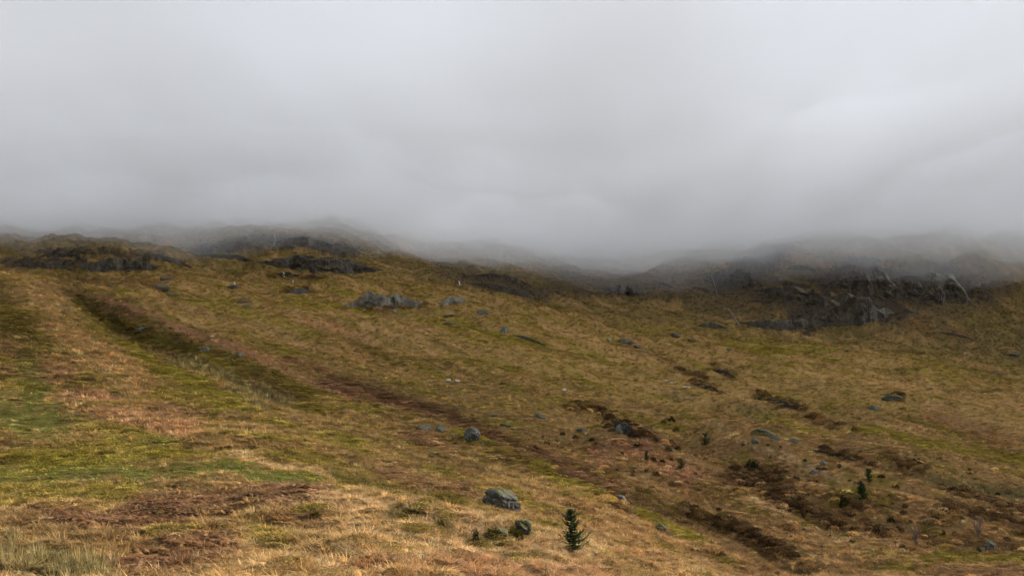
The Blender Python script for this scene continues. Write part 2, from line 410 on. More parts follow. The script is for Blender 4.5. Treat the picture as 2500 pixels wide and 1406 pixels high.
# patches seen in the photograph: cover, line of photo points, half width (photo px), strength
PATCH = [
    # near knoll
    ('pale', [(700, 1225), (850, 1222), (1000, 1245), (1150, 1285), (1300, 1320), (1450, 1345)], 22, 1.2),
    ('pale', [(850, 1290), (1000, 1330), (1200, 1350), (1400, 1385)], 34, 0.8),
    ('pale', [(600, 1380), (800, 1380), (1000, 1390)], 30, 0.7),
    ('pink', [(900, 1390), (1200, 1400), (1500, 1400)], 30, 1.3),
    ('bracken', [(330, 1245), (480, 1232), (600, 1208), (740, 1200)], 30, 2.2),
    ('bracken', [(150, 1275), (300, 1280), (460, 1265)], 24, 2.6),
    ('bracken', [(330, 1370), (450, 1345), (540, 1320)], 38, 2.0),
    ('bracken', [(640, 1240), (780, 1270)], 18, 1.2),
    ('dark', [(960, 1250), (1030, 1246)], 16, 2.0), ('dark', [(1070, 1262), (1085, 1275)], 14, 2.0),
    ('dark', [(1060, 1285), (1000, 1300)], 12, 1.5), ('dark', [(1240, 1365), (1300, 1350)], 14, 1.6), ('dark', [(1150, 1310), (1270, 1308)], 16, 1.6),
    ('moss', [(740, 1250), (770, 1250)], 16, 2.2), ('moss', [(700, 1320), (640, 1290)], 24, 0.9), ('moss', [(380, 1295), (560, 1300)], 20, 0.8),
    ('rush', [(0, 1370), (90, 1385), (200, 1400)], 50, 2.0),
    ('brown', [(60, 1290), (230, 1310), (330, 1330)], 40, 1.2),
    # greens on the left
    ('green', [(0, 1165), (140, 1150), (260, 1150), (350, 1165)], 26, 1.7),
    ('green', [(350, 1155), (560, 1145), (650, 1160), (760, 1180)], 16, 1.5),
    ('green', [(540, 1135), (640, 1165), (760, 1172)], 14, 1.6),
    ('green', [(60, 880), (95, 920), (80, 980)], 30, 1.7), ('green', [(0, 1000), (60, 1040), (120, 1030)], 44, 1.6),
    ('moss', [(60, 1120), (260, 1110), (420, 1105)], 40, 1.0), ('moss', [(0, 1210), (150, 1200), (300, 1210)], 30, 1.0),
    ('green', [(320, 1075), (400, 1085)], 16, 1.3), ('moss', [(200, 1030), (330, 1060)], 24, 0.8),
    ('brown', [(0, 1080), (60, 1110)], 30, 1.0), ('brown', [(380, 1165), (480, 1190)], 22, 1.0),
    ('straw', [(100, 1245), (40, 1225)], 20, 1.0),
    # spur on the left
    ('straw', [(60, 720), (150, 780), (220, 840), (300, 910)], 48, 1.3),
    ('pink', [(130, 910), (180, 950), (300, 1010), (450, 1040)], 44, 1.3),
    ('dark', [(0, 710), (30, 740), (60, 790), (110, 850)], 26, 1.6), ('dark', [(0, 770), (20, 800)], 30, 1.5),
    ('brown', [(10, 850), (100, 900), (200, 960)], 26, 1.4), ('straw', [(0, 668), (80, 700)], 10, 1.6),
    ('moss', [(0, 675), (60, 690)], 10, 1.0),
    ('moss', [(190, 760), (240, 810), (330, 862), (450, 925), (560, 985)], 22, 1.4), ('moss', [(400, 960), (520, 1000)], 26, 0.8),
    # gully bank: brown top, mossy foot; dark and heather strips also paint its shading
    ('brown', [(180, 715), (300, 760), (420, 830)], 22, 1.8), ('dark', [(196, 735), (260, 785), (350, 822), (440, 846)], 20, 3.2),
    ('dark', [(450, 850), (560, 880), (650, 925), (740, 965)], 22, 1.3), ('heather', [(200, 740), (280, 785), (360, 820)], 10, 2.4),
    ('moss', [(380, 830), (480, 865), (600, 920)], 10, 1.2),
    ('rush', [(440, 880), (520, 905), (600, 945), (700, 985)], 18, 1.5), ('rush', [(560, 960), (640, 990)], 16, 1.0),
    ('pink', [(250, 726), (340, 757), (450, 805), (580, 848), (700, 905), (850, 972)], 9, 2.4),
    # brown strip behind the crest and on down
    ('bracken', [(800, 935), (920, 965), (1040, 998), (1140, 1040), (1240, 1088), (1380, 1144), (1514, 1195)], 19, 4.0),
    ('brown', [(1514, 1195), (1650, 1268), (1760, 1310), (1900, 1385)], 19, 4.5), ('dark', [(1380, 1132), (1514, 1182), (1650, 1254), (1760, 1296)], 9, 3.0), ('dark', [(820, 925), (1000, 975), (1140, 1030), (1300, 1100)], 7, 2.0), ('brown', [(800, 930), (1000, 985), (1100, 1010)], 26, 1.2),
    ('moss', [(1110, 1045), (1200, 1085), (1330, 1138)], 10, 2.6), ('moss', [(1300, 1135), (1430, 1190), (1560, 1245), (1700, 1325)], 14, 2.4),
    ('bracken', [(1010, 1062), (1090, 1085)], 22, 1.4), ('bracken', [(930, 1155), (1050, 1190), (1130, 1195)], 20, 1.5),
    ('dark', [(830, 1175), (950, 1195), (1060, 1220), (1120, 1225)], 12, 1.7), ('rush', [(820, 1165), (900, 1185)], 12, 1.2),
    ('brown', [(640, 1090), (760, 1110), (850, 1130)], 26, 1.0), ('pale', [(560, 1110), (680, 1135), (780, 1150)], 12, 1.4),
    ('brown', [(1000, 1130), (1150, 1150)], 24, 0.9),
    # mound and right-hand banks
    ('pink', [(1470, 1110), (1560, 1095), (1620, 1120), (1680, 1160)], 34, 1.8),
    ('heather', [(1490, 1030), (1530, 1045), (1560, 1062)], 14, 4.0), ('heather', [(1560, 1065), (1640, 1090)], 9, 2.6),
    ('heather', [(1400, 995), (1470, 1000)], 9, 2.6), ('bracken', [(1500, 1075), (1600, 1095)], 16, 1.0),
    ('heather', [(1810, 1160), (1870, 1165), (1900, 1200)], 29, 3.6), ('heather', [(1820, 1140), (1850, 1140)], 9, 2.2),
    ('heather', [(1925, 1230), (1980, 1255), (2050, 1285)], 13, 3.6),
    ('heather', [(1700, 1255), (1800, 1290), (1870, 1325), (1930, 1350)], 12, 3.4), ('heather', [(1650, 1245), (1700, 1258)], 9, 2.2),
    ('heather', [(2050, 1220), (2080, 1245)], 13, 2.6), ('heather', [(2120, 1290), (2160, 1300)], 9, 2.6),
    ('heather', [(2310, 1190), (2400, 1220), (2500, 1245)], 8, 2.6), ('heather', [(2300, 1235), (2380, 1250)], 11, 2.4),
    ('heather', [(2390, 1260), (2460, 1275), (2500, 1290)], 14, 3.2), ('heather', [(2010, 1095), (2090, 1120), (2140, 1140)], 6, 3.6),
    ('heather', [(2160, 1110), (2250, 1150)], 10, 2.2), ('dark', [(2280, 1165), (2330, 1180)], 8, 1.2),
    ('heather', [(2240, 1325), (2340, 1330)], 8, 1.6),
    ('moss', [(2260, 1355), (2360, 1360), (2490, 1370)], 14, 1.6), ('bracken', [(2250, 1400), (2480, 1395)], 14, 1.4),
    ('rush', [(2280, 1170), (2400, 1195), (2500, 1205)], 15, 2.2), ('brown', [(2380, 1330), (2500, 1330)], 24, 1.3),
    ('brown', [(2200, 1150), (2300, 1165)], 12, 1.2),
    ('moss', [(2120, 1050), (2240, 1075), (2350, 1095), (2500, 1120)], 14, 1.8), ('dark', [(2380, 1090), (2450, 1110), (2500, 1110)], 12, 1.1),
    ('bracken', [(2300, 1020), (2370, 1050), (2450, 1075)], 24, 1.3), ('pink', [(2260, 1010), (2480, 1080)], 22, 0.8),
    ('bracken', [(1960, 1070), (2060, 1085), (2130, 1105)], 12, 1.1), ('rush', [(1820, 1000), (1880, 1020)], 16, 1.2),
    ('bracken', [(1740, 1010), (1800, 1030), (1900, 1040)], 14, 1.0),
    # burn running down the middle of the far slope
    ('heather', [(1650, 898), (1690, 912), (1730, 925)], 5, 2.0), ('heather', [(1690, 932), (1730, 945), (1760, 958)], 5, 2.4),
    ('heather', [(1740, 895), (1790, 920)], 7, 1.6), ('heather', [(1850, 965), (1900, 980), (1960, 1000)], 7, 3.0),
    ('heather', [(1980, 1020), (2040, 1042)], 7, 2.6), ('brown', [(1500, 835), (1600, 870), (1700, 920)], 10, 1.0),
    ('peat', [(2165, 970), (2200, 970)], 7, 3.0),
    # far slope colours
    ('moss', [(1060, 785), (1200, 815), (1330, 845)], 12, 1.6), ('moss', [(820, 745), (900, 760)], 9, 1.8), ('moss', [(700, 735), (800, 750)], 10, 1.0),
    ('moss', [(1080, 870), (1200, 900), (1260, 905)], 13, 1.3), ('moss', [(1780, 840), (1900, 862), (1990, 850)], 14, 1.4), ('moss', [(480, 735), (620, 760)], 12, 0.9),
    ('pink', [(700, 775), (820, 800), (900, 830)], 13, 1.2), ('pink', [(980, 800), (1050, 806)], 7, 1.6), ('bracken', [(760, 795), (850, 830), (950, 870)], 8, 1.2),
    ('dark', [(860, 830), (920, 860), (970, 885)], 11, 1.5), ('dark', [(1050, 830), (1130, 865)], 8, 1.1), ('bracken', [(700, 880), (800, 905)], 8, 1.6),
    ('brown', [(150, 680), (300, 690), (400, 700)], 12, 1.4), ('dark', [(380, 705), (430, 725)], 6, 1.4), ('brown', [(380, 735), (560, 780)], 10, 0.8),
    ('straw', [(880, 790), (1000, 830), (1100, 880), (1180, 915)], 5, 1.4), ('straw', [(640, 815), (780, 850), (900, 880)], 10, 0.8),
    ('fell', [(1080, 660), (1200, 690), (1330, 720)], 24, 1.6), ('fell', [(1380, 680), (1600, 700), (1800, 720)], 30, 1.6),
    ('fell', [(2000, 690), (2200, 700), (2400, 700)], 50, 1.2), ('bracken', [(2150, 770), (2250, 790)], 18, 1.1),
    ('bracken', [(2300, 810), (2400, 830)], 9, 1.0), ('bracken', [(1820, 740), (1900, 750)], 16, 0.8),
    ('scree', [(1960, 780), (2050, 740), (2150, 720), (2180, 760)], 34, 4.6), ('scree', [(2030, 690), (2100, 660), (2200, 690)], 34, 4.6),
    ('scree', [(2240, 720), (2300, 670), (2370, 710)], 30, 4.6), ('scree', [(1760, 680), (1850, 650), (1900, 620)], 30, 3.8),
    ('scree', [(20, 645), (120, 640), (200, 640)], 12, 3.8), ('scree', [(100, 615), (250, 615), (400, 630)], 10, 2.7),
    ('scree', [(490, 610), (620, 590), (740, 590), (860, 612)], 18, 3.4), ('scree', [(1140, 675), (1230, 690), (1330, 720)], 12, 3.4),
    ('scree', [(1480, 705), (1560, 710)], 16, 3.0), ('heather', [(700, 710), (770, 708)], 5, 1.6), ('heather', [(655, 672), (780, 680)], 5, 1.6),
    ('scree', [(1380, 690), (1600, 690), (1800, 690), (2100, 680), (2420, 690)], 46, 1.6), ('fell', [(1750, 740), (2000, 750), (2300, 750)], 40, 1.0),
    ('scree', [(1800, 700), (1880, 730), (1960, 740)], 14, 1.9), ('peat', [(830, 748), (930, 757), (1040, 745)], 5, 1.4),
    ('pale', [(1410, 1043), (1498, 1081)], 7, 1.4), ('pale', [(1553, 1070), (1652, 1110), (1718, 1143)], 7, 1.4),
    ('pale', [(1727, 1029), (1848, 1090), (1980, 1140), (2068, 1180)], 8, 1.4), ('pale', [(1840, 1220), (1960, 1290), (2080, 1330)], 10, 1.1),
    ('dark', [(1440, 1070), (1530, 1130), (1480, 1160)], 14, 0.9), ('dark', [(1700, 1180), (1790, 1210)], 16, 0.8),
    ('straw', [(1950, 900), (2100, 925), (2300, 960), (2480, 990)], 14, 1.0), ('straw', [(1320, 790), (1500, 850), (1620, 900)], 10, 0.9),
    ('straw', [(2050, 1000), (2250, 1060)], 8, 0.8),
]
jx = 1.0 * fbm(X / 5, Y / 5, 3, 51) * np.clip(F_PX * 1.6 / np.maximum(RR, 20), 4, 26)
jy = 1.0 * fbm(X / 5, Y / 5, 3, 52) * np.clip(F_PX * 0.5 / np.maximum(RR, 20), 2, 10)
QX, QY = PXg + jx, PYg + jy
front = np.abs(AA) < math.radians(29)
for cls, line, hw, st in PATCH:
    xs, ys = [p[0] for p in line], [p[1] for p in line]
    m = front & (QX > min(xs) - 3 * hw) & (QX < max(xs) + 3 * hw) & (QY > min(ys) - 2 * hw) & (QY < max(ys) + 2 * hw) & (RR > 11)
    ii = np.nonzero(m)
    if len(ii[0]) == 0:
        continue
    qx, qy = QX[ii], QY[ii]
    best = np.full(qx.shape, 1e9)
    for (x0, y0), (x1, y1) in zip(line[:-1], line[1:]):
        dx, dy = x1 - x0, y1 - y0
        t = np.clip(((qx - x0) * dx + (qy - y0) * dy) / (dx * dx + dy * dy), 0, 1)
        best = np.minimum(best, np.hypot((qx - x0 - t * dx) * 0.7, qy - y0 - t * dy))
    edge = 1 - best / hw + 0.75 * n_pa[ii] + (1.15 if cls in ('heather', 'dark', 'peat', 'bracken', 'green') else 0.55) * n_pb[ii]
    W[cls][ii] += st * 1.15 * sstep(-0.15, 0.55, edge) * (0.75 + 0.5 * n_pb[ii]) * (best < 2 * hw)

for k in NAMES:
    W[k] = np.maximum(W[k], 0)
# every cover is broken by tufts of its neighbours
W['straw'] += 0.55 * sstep(0.12, 0.5, n_pc) * front
W['dark'] += 0.5 * sstep(0.22, 0.55, -n_pc + 0.3 * n_pb) * front
W['moss'] += 0.4 * sstep(0.2, 0.55, n_pb - 0.5 * n_pa) * front
W['brown'] += 0.5 * sstep(0.15, 0.5, -n_pb - 0.3 * n_pa) * front
tot = sum(W.values()) + 1e-6
# sharpen the mix so covers keep distinct patches
Wp = {k: (W[k] / tot) ** 2.0 for k in NAMES}
tot = sum(Wp.values())
VC = sum((Wp[k] / tot)[..., None] * VA[k] for k in NAMES)
VC = VC * (1 + 0.10 * n_sm[..., None] + 0.08 * n_mid[..., None] + 0.22 * n_pb[..., None] + 0.14 * n_pa[..., None])
VC = np.clip(VC, 0.006, 0.75)
FR = {k: Wp[k] / tot for k in NAMES}
# broken ground where rock comes through
Z += FR['scree'] * (np.abs(perlin(X / 7, Y / 7, 81)) * 2.6 + np.abs(perlin(X / 3.4, Y / 3.4, 82)) * 1.6 - 1.2) * sstep(300, 360, RR)
PROJ = HOR - F_PX * Z / np.maximum(Y, 0.1)


# ------------------------------------------------------------------ tags and materials
def tag(o, label=None, cat=None, group=None, kind=None):
    if label: o['label'] = label
    if cat: o['category'] = cat
    if group: o['group'] = group
    if kind: o['kind'] = kind
    return o


def new_mat(name):
    m = bpy.data.materials.new(name)
    m.use_nodes = True
    m.node_tree.nodes.clear()
    out = m.node_tree.nodes.new('ShaderNodeOutputMaterial')
    return m, m.node_tree, out


def nd(t, typ, **inp):
    k = t.nodes.new(typ)
    for a, b in inp.items():
        if a in k.inputs:
            k.inputs[a].default_value = b
        else:
            setattr(k, a, b)
    return k


def ground_material():
    m, t, out = new_mat('moorland')
    at_ = nd(t, 'ShaderNodeAttribute', attribute_name='cover')
    geo = nd(t, 'ShaderNodeNewGeometry')
    n1 = nd(t, 'ShaderNodeTexNoise', Scale=1.3, Detail=6.0, Roughness=0.7)
    n2 = nd(t, 'ShaderNodeTexNoise', Scale=9.0, Detail=4.0, Roughness=0.7)
    mp = nd(t, 'ShaderNodeMapping')
    mp.inputs['Scale'].default_value = (1, 1, 1.6)
    t.links.new(geo.outputs['Position'], mp.inputs['Vector'])
    for k in (n1, n2):
        t.links.new(mp.outputs['Vector'], k.inputs['Vector'])
    r1 = nd(t, 'ShaderNodeMapRange')
    for k, v in (('From Min', 0.3), ('From Max', 0.7), ('To Min', 0.62), ('To Max', 1.34)):
        r1.inputs[k].default_value = v
    t.links.new(n1.outputs['Fac'], r1.inputs['Value'])
    sc = nd(t, 'ShaderNodeVectorMath', operation='SCALE')
    t.links.new(at_.outputs['Color'], sc.inputs[0])
    t.links.new(r1.outputs['Result'], sc.inputs['Scale'])
    add = nd(t, 'ShaderNodeMath', operation='ADD')
    t.links.new(n1.outputs['Fac'], add.inputs[0])
    t.links.new(n2.outputs['Fac'], add.inputs[1])
    bp = nd(t, 'ShaderNodeBump', Strength=0.9, Distance=0.45)
    t.links.new(add.outputs[0], bp.inputs['Height'])
    d = nd(t, 'ShaderNodeBsdfDiffuse', Roughness=0.6)
    t.links.new(sc.outputs['Vector'], d.inputs['Color'])
    t.links.new(bp.outputs['Normal'], d.inputs['Normal'])
    t.links.new(d.outputs[0], out.inputs['Surface'])
    return m


def plant_material(name, transl=0.3, spread=0.35, attr='tint', kind='INSTANCER', color=None):
    """Thin leaves and blades: diffuse with some light coming through; colour from each tuft's own tint or a fixed one."""
    m, t, out = new_mat(name)
    geo = nd(t, 'ShaderNodeNewGeometry')
    if color is None:
        a = nd(t, 'ShaderNodeAttribute', attribute_name=attr, attribute_type=kind)
        src = a.outputs['Color']
    else:
        c = nd(t, 'ShaderNodeRGB')
        c.outputs[0].default_value = (*color, 1)
        src = c.outputs[0]
    r = nd(t, 'ShaderNodeMapRange')
    r.inputs['To Min'].default_value = 1 - spread
    r.inputs['To Max'].default_value = 1 + spread
    t.links.new(geo.outputs['Random Per Island'], r.inputs['Value'])
    sc = nd(t, 'ShaderNodeVectorMath', operation='SCALE')
    t.links.new(src, sc.inputs[0])
    t.links.new(r.outputs['Result'], sc.inputs['Scale'])
    d = nd(t, 'ShaderNodeBsdfDiffuse')
    tr = nd(t, 'ShaderNodeBsdfTranslucent')
    mx = nd(t, 'ShaderNodeMixShader', Fac=transl)
    t.links.new(sc.outputs['Vector'], d.inputs['Color'])
    t.links.new(sc.outputs['Vector'], tr.inputs['Color'])
    t.links.new(d.outputs[0], mx.inputs[1])
    t.links.new(tr.outputs[0], mx.inputs[2])
    t.links.new(mx.outputs[0], out.inputs['Surface'])
    return m


def rock_material(name, base, lichen, moss, moss_amt=0.5, scale=1.0, streak=False):
    m, t, out = new_mat(name)
    tc = nd(t, 'ShaderNodeTexCoord')
    geo = nd(t, 'ShaderNodeNewGeometry')
    vec = nd(t, 'ShaderNodeMapping')
    vec.inputs['Scale'].default_value = (scale, scale, scale * (0.35 if streak else 1.0))
    t.links.new(tc.outputs['Object'], vec.inputs['Vector'])
    n1 = nd(t, 'ShaderNodeTexNoise', Scale=1.2, Detail=7.0, Roughness=0.68)
    n2 = nd(t, 'ShaderNodeTexNoise', Scale=4.5, Detail=5.0, Roughness=0.7)
    vo = nd(t, 'ShaderNodeTexVoronoi', feature='DISTANCE_TO_EDGE', Scale=0.8)
    nv = nd(t, 'ShaderNodeVectorMath', operation='ADD')
    t.links.new(vec.outputs['Vector'], nv.inputs[0])
    t.links.new(n1.outputs['Color'], nv.inputs[1])
    for k in (n1, n2):
        t.links.new(vec.outputs['Vector'], k.inputs['Vector'])
    t.links.new(nv.outputs['Vector'], vo.inputs['Vector'])
    cr = nd(t, 'ShaderNodeValToRGB')
    el = cr.color_ramp.elements
    el[0].position, el[0].color = 0.30, (*[b * 0.32 for b in base], 1)
    el[1].position, el[1].color = 0.72, (*[b * 1.8 for b in base], 1)
    t.links.new(n1.outputs['Fac'], cr.inputs['Fac'])
    lm = nd(t, 'ShaderNodeMapRange')
    lm.inputs['From Min'].default_value, lm.inputs['From Max'].default_value = 0.54, 0.64
    t.links.new(n2.outputs['Fac'], lm.inputs['Value'])
    m1 = nd(t, 'ShaderNodeMix', data_type='RGBA')
    t.links.new(lm.outputs['Result'], m1.inputs[0])
    t.links.new(cr.outputs['Color'], m1.inputs[6])
    m1.inputs[7].default_value = (*lichen, 1)
    # moss grows where the stone faces up
    sx = nd(t, 'ShaderNodeSeparateXYZ')
    t.links.new(geo.outputs['Normal'], sx.inputs[0])
    ad = nd(t, 'ShaderNodeMath', operation='MULTIPLY_ADD')
    ad.inputs[1].default_value = 0.9
    t.links.new(n1.outputs['Fac'], ad.inputs[0])
    t.links.new(sx.outputs['Z'], ad.inputs[2])
    mm = nd(t, 'ShaderNodeMapRange')
    mm.inputs['From Min'].default_value, mm.inputs['From Max'].default_value = 1.45 - moss_amt, 1.65 - moss_amt
    t.links.new(ad.outputs[0], mm.inputs['Value'])
    m2 = nd(t, 'ShaderNodeMix', data_type='RGBA')
    t.links.new(mm.outputs['Result'], m2.inputs[0])
    t.links.new(m1.outputs[2], m2.inputs[6])
    m2.inputs[7].default_value = (*moss, 1)
    crk = nd(t, 'ShaderNodeMapRange')
    crk.inputs['From Max'].default_value = 0.05
    t.links.new(vo.outputs['Distance'], crk.inputs['Value'])
    hs = nd(t, 'ShaderNodeMath', operation='MULTIPLY_ADD')
    hs.inputs[1].default_value = 0.5
    t.links.new(crk.outputs['Result'], hs.inputs[0])
    t.links.new(n2.outputs['Fac'], hs.inputs[2])
    bp = nd(t, 'ShaderNodeBump', Strength=0.8, Distance=0.25 / scale)
    t.links.new(hs.outputs[0], bp.inputs['Height'])
    b = nd(t, 'ShaderNodeBsdfPrincipled', Roughness=0.75)
    b.inputs['Specular IOR Level'].default_value = 0.3
    t.links.new(m2.outputs[2], b.inputs['Base Color'])
    t.links.new(bp.outputs['Normal'], b.inputs['Normal'])
    t.links.new(b.outputs[0], out.inputs['Surface'])
    return m


def plain_material(name, color, rough=0.9, var=0.3, scale=6.0):
    m, t, out = new_mat(name)
    tc = nd(t, 'ShaderNodeTexCoord')
    nn = nd(t, 'ShaderNodeTexNoise', Scale=scale, Detail=4.0)
    t.links.new(tc.outputs['Object'], nn.inputs['Vector'])
    r = nd(t, 'ShaderNodeMapRange')
    r.inputs['From Min'].default_value, r.inputs['From Max'].default_value = 0.3, 0.7
    r.inputs['To Min'].default_value, r.inputs['To Max'].default_value = 1 - var, 1 + var
    t.links.new(nn.outputs['Fac'], r.inputs['Value'])
    sc = nd(t, 'ShaderNodeVectorMath', operation='SCALE')
    sc.inputs[0].default_value = color
    t.links.new(r.outputs['Result'], sc.inputs['Scale'])
    b = nd(t, 'ShaderNodeBsdfPrincipled', Roughness=rough)
    t.links.new(sc.outputs['Vector'], b.inputs['Base Color'])
    t.links.new(b.outputs[0], out.inputs['Surface'])
    return m


MAT = {
    'ground': ground_material(),
    'grass': plant_material('dry_grass_blades', 0.3, 0.3),
    'boulder': rock_material('lichened_boulder', (0.050, 0.044, 0.030), (0.24, 0.23, 0.165), (0.066, 0.062, 0.014), 0.40, 1.6),
    'mossy': rock_material('mossy_boulder', (0.022, 0.020, 0.013), (0.07, 0.07, 0.055), (0.075, 0.064, 0.010), 0.80, 1.6),
    'grey': rock_material('pale_grey_rock', (0.110, 0.098, 0.072), (0.27, 0.255, 0.19), (0.06, 0.06, 0.018), 0.45, 1.4),
    'crag': rock_material('dark_crag_rock', (0.060, 0.050, 0.038), (0.085, 0.077, 0.063), (0.095, 0.074, 0.034), 0.72, 0.22, True),
    'slab': rock_material('grey_slab_rock', (0.150, 0.138, 0.110), (0.26, 0.245, 0.20), (0.085, 0.068, 0.028), 0.50, 0.30),
    'peat': rock_material('black_peat_bank', (0.022, 0.017, 0.013), (0.07, 0.066, 0.06), (0.07, 0.052, 0.020), 0.60, 0.5),
    'bark': plain_material('conifer_bark', (0.05, 0.036, 0.025), 0.95, 0.3, 12),
    'needles': plant_material('conifer_needles', 0.15, 0.5, color=(0.042, 0.066, 0.024)),
    'twigs': plain_material('bare_twigs', (0.10, 0.065, 0.055), 0.9, 0.25, 5),
    'heather': plant_material('heather_sprigs', 0.15, 0.5, color=(0.040, 0.024, 0.011)),
    'dark_moss': plant_material('dark_moss_fronds', 0.2, 0.5, color=(0.050, 0.044, 0.008)),
    'bush': plant_material('evergreen_bush_leaves', 0.15, 0.55, color=(0.020, 0.024, 0.008)),
    'wool': plain_material('sheep_wool', (0.46, 0.44, 0.38), 1.0, 0.12, 8),
    'sheep_face': plain_material('sheep_face', (0.10, 0.09, 0.08), 0.9, 0.1, 8),
    'stream': plain_material('thin_stream_water', (0.17, 0.18, 0.19), 0.35, 0.45, 0.6),
    'water': plain_material('white_water', (0.40, 0.42, 0.44), 0.35, 0.35, 1.2),
}


def mesh_obj(name, verts, faces, mat, parent=None, smooth=True, link=True):
    me = bpy.data.meshes.new(name)
    me.from_pydata([tuple(v) for v in verts], [], [tuple(int(q) for q in f) for f in faces])
    me.materials.append(mat)
    if smooth:
        me.polygons.foreach_set('use_smooth', [True] * len(me.polygons))
    o = bpy.data.objects.new(name, me)
    if link:
        COL.objects.link(o)
    if parent:
        o.parent = parent
    return o


# ------------------------------------------------------------------ the hillside: one sheet
def build_ground():
    me = bpy.data.meshes.new('hillside')
    co = np.stack([X, Y, Z], -1).reshape(-1, 3).astype(np.float32)
    i, j = np.meshgrid(np.arange(NR - 1), np.arange(NA - 1), indexing='ij')
    a = (i * NA + j).ravel()
    quads = np.stack([a, a + 1, a + NA + 1, a + NA], -1)
    quads = quads[:, ::-1].astype(np.int32)
    nq = len(quads)
    me.vertices.add(len(co))
    me.vertices.foreach_set('co', co.ravel())
    me.loops.add(nq * 4)
    me.loops.foreach_set('vertex_index', quads.ravel())
    me.polygons.add(nq)
    me.polygons.foreach_set('loop_start', np.arange(nq, dtype=np.int32) * 4)
    me.polygons.foreach_set('use_smooth', np.ones(nq, bool))
    me.update(calc_edges=True)
    ca = me.attributes.new('cover', 'FLOAT_COLOR', 'POINT')
    thatch_shade = (1 - 0.38 * (1 - sstep(90, 260, RR)))[..., None]      # dark dead grass and peat, deepened to paint the shade between tufts
    ca.data.foreach_set('color', np.concatenate([(VC * thatch_shade).reshape(-1, 3), np.ones((NR * NA, 1))], 1).astype(np.float32).ravel())
    me.materials.append(MAT['ground'])
    o = bpy.data.objects.new('hillside', me)
    COL.objects.link(o)
    tag(o, 'broad moorland hillside of straw, olive and rust brown grass rising into low cloud', 'hillside', kind='structure')
    return o


build_ground()


# ------------------------------------------------------------------ low cloud: two closed volumes with uneven undersides, hanging over the upper slopes
def volume_material(name, density, color):
    m, t, out = new_mat(name)
    v = nd(t, 'ShaderNodeVolumePrincipled')
    v.inputs['Color'].default_value = (*color, 1)
    v.inputs['Density'].default_value = density
    v.inputs['Anisotropy'].default_value = 0.15
    t.links.new(v.outputs[0], out.inputs['Volume'])
    return m


def cloud(name, lift, ztop, lump, density, seed, y0, y1, label):
    nx, ny = 190, 130
    xs = np.linspace(-900, 900, nx)
    ys = np.linspace(y0, y1, ny)
    gx, gy = np.meshgrid(xs, ys)
    bearing = gx / np.maximum(gy, 100)
    basez = np.interp(bearing, [-0.6, -0.34, -0.22, -0.05, 0.06, 0.16, 0.26, 0.36, 0.6], [60, 60, 66, 63, 56, 56, 61, 62, 62])
    wob = fbm(gx / 120, gy / 160, 4, seed, 0.55) + 0.7 * perlin(gx / 26, gy / 60, seed + 9) + 0.4 * perlin(gx / 13, gy / 30, seed + 12)
    zb = basez + lift + lump * wob * (0.3 + 0.7 * sstep(200, 400, gy))
    # frayed leading edge: the underside climbs towards the near side
    top = ztop + 8 * fbm(gx / 170, gy / 170, 3, 90)
    zb = np.minimum(zb + 60 * (1 - sstep(y0, y0 + 70, gy)) ** 2, top - 4)
    vb = np.stack([gx, gy, zb], -1).reshape(-1, 3)
    vt = np.stack([gx, gy, top], -1).reshape(-1, 3)
    N = nx * ny
    f = []
    for i in range(ny - 1):
        for j in range(nx - 1):
            a = i * nx + j
            f.append((a, a + nx, a + nx + 1, a + 1))
            f.append((N + a, N + a + 1, N + a + nx + 1, N + a + nx))
    rim = [j for j in range(nx)] + [i * nx + nx - 1 for i in range(1, ny)] + [(ny - 1) * nx + j for j in range(nx - 2, -1, -1)] + [i * nx for i in range(ny - 2, 0, -1)]
    for a, b in zip(rim, rim[1:] + rim[:1]):
        f.append((a, b, N + b, N + a))
    o = mesh_obj(name, np.vstack([vb, vt]), f, volume_material(name, density, (0.765, 0.778, 0.795)))
    tag(o, label, 'cloud', kind='stuff')
    return o


cloud('thin_mist', -2, 112, 8, 0.0032, 8, 250, 1500, 'thin grey mist trailing below the low cloud over the upper crags')
cloud('low_cloud', 9, 116, 8, 0.0065, 3, 95, 1500, 'pale grey low cloud hiding the mountain tops above the crags')
cloud('thick_cloud', 24, 122, 9, 0.020, 15, 105, 1500, 'dense grey cloud swallowing the upper mountain side')


# ------------------------------------------------------------------ ground cover nobody could count: tufts placed over the land
def blade(p0, d, length, width, lift, bend, seg=2):
    """One grass blade from p0, leaning along d (unit xy), rising by lift and drooping by bend."""
    d = np.array([d[0], d[1], 0.0])
    sd = np.array([-d[1], d[0], 0.0])
    vs = []
    for k in range(seg):
        t = k / seg
        c = np.array(p0) + d * length * (t ** 1.35) + np.array([0, 0, lift * (t - bend * t * t)])
        w = width * (1 - 0.5 * t)
        vs += [c - sd * w / 2, c + sd * w / 2]
    vs.append(np.array(p0) + d * length + np.array([0, 0, lift * (1 - bend)]))
    fs = [(2 * k, 2 * k + 1, 2 * k + 3, 2 * k + 2) for k in range(seg - 1)] + [(2 * seg - 2, 2 * seg - 1, 2 * seg)]
    return vs, fs


class Proto:
    def __init__(self):
        self.v, self.f = [], []

    def add(self, vs, fs):
        b = len(self.v)
        self.v += [np.array(q, float) for q in vs]
        self.f += [tuple(b + q for q in f) for f in fs]


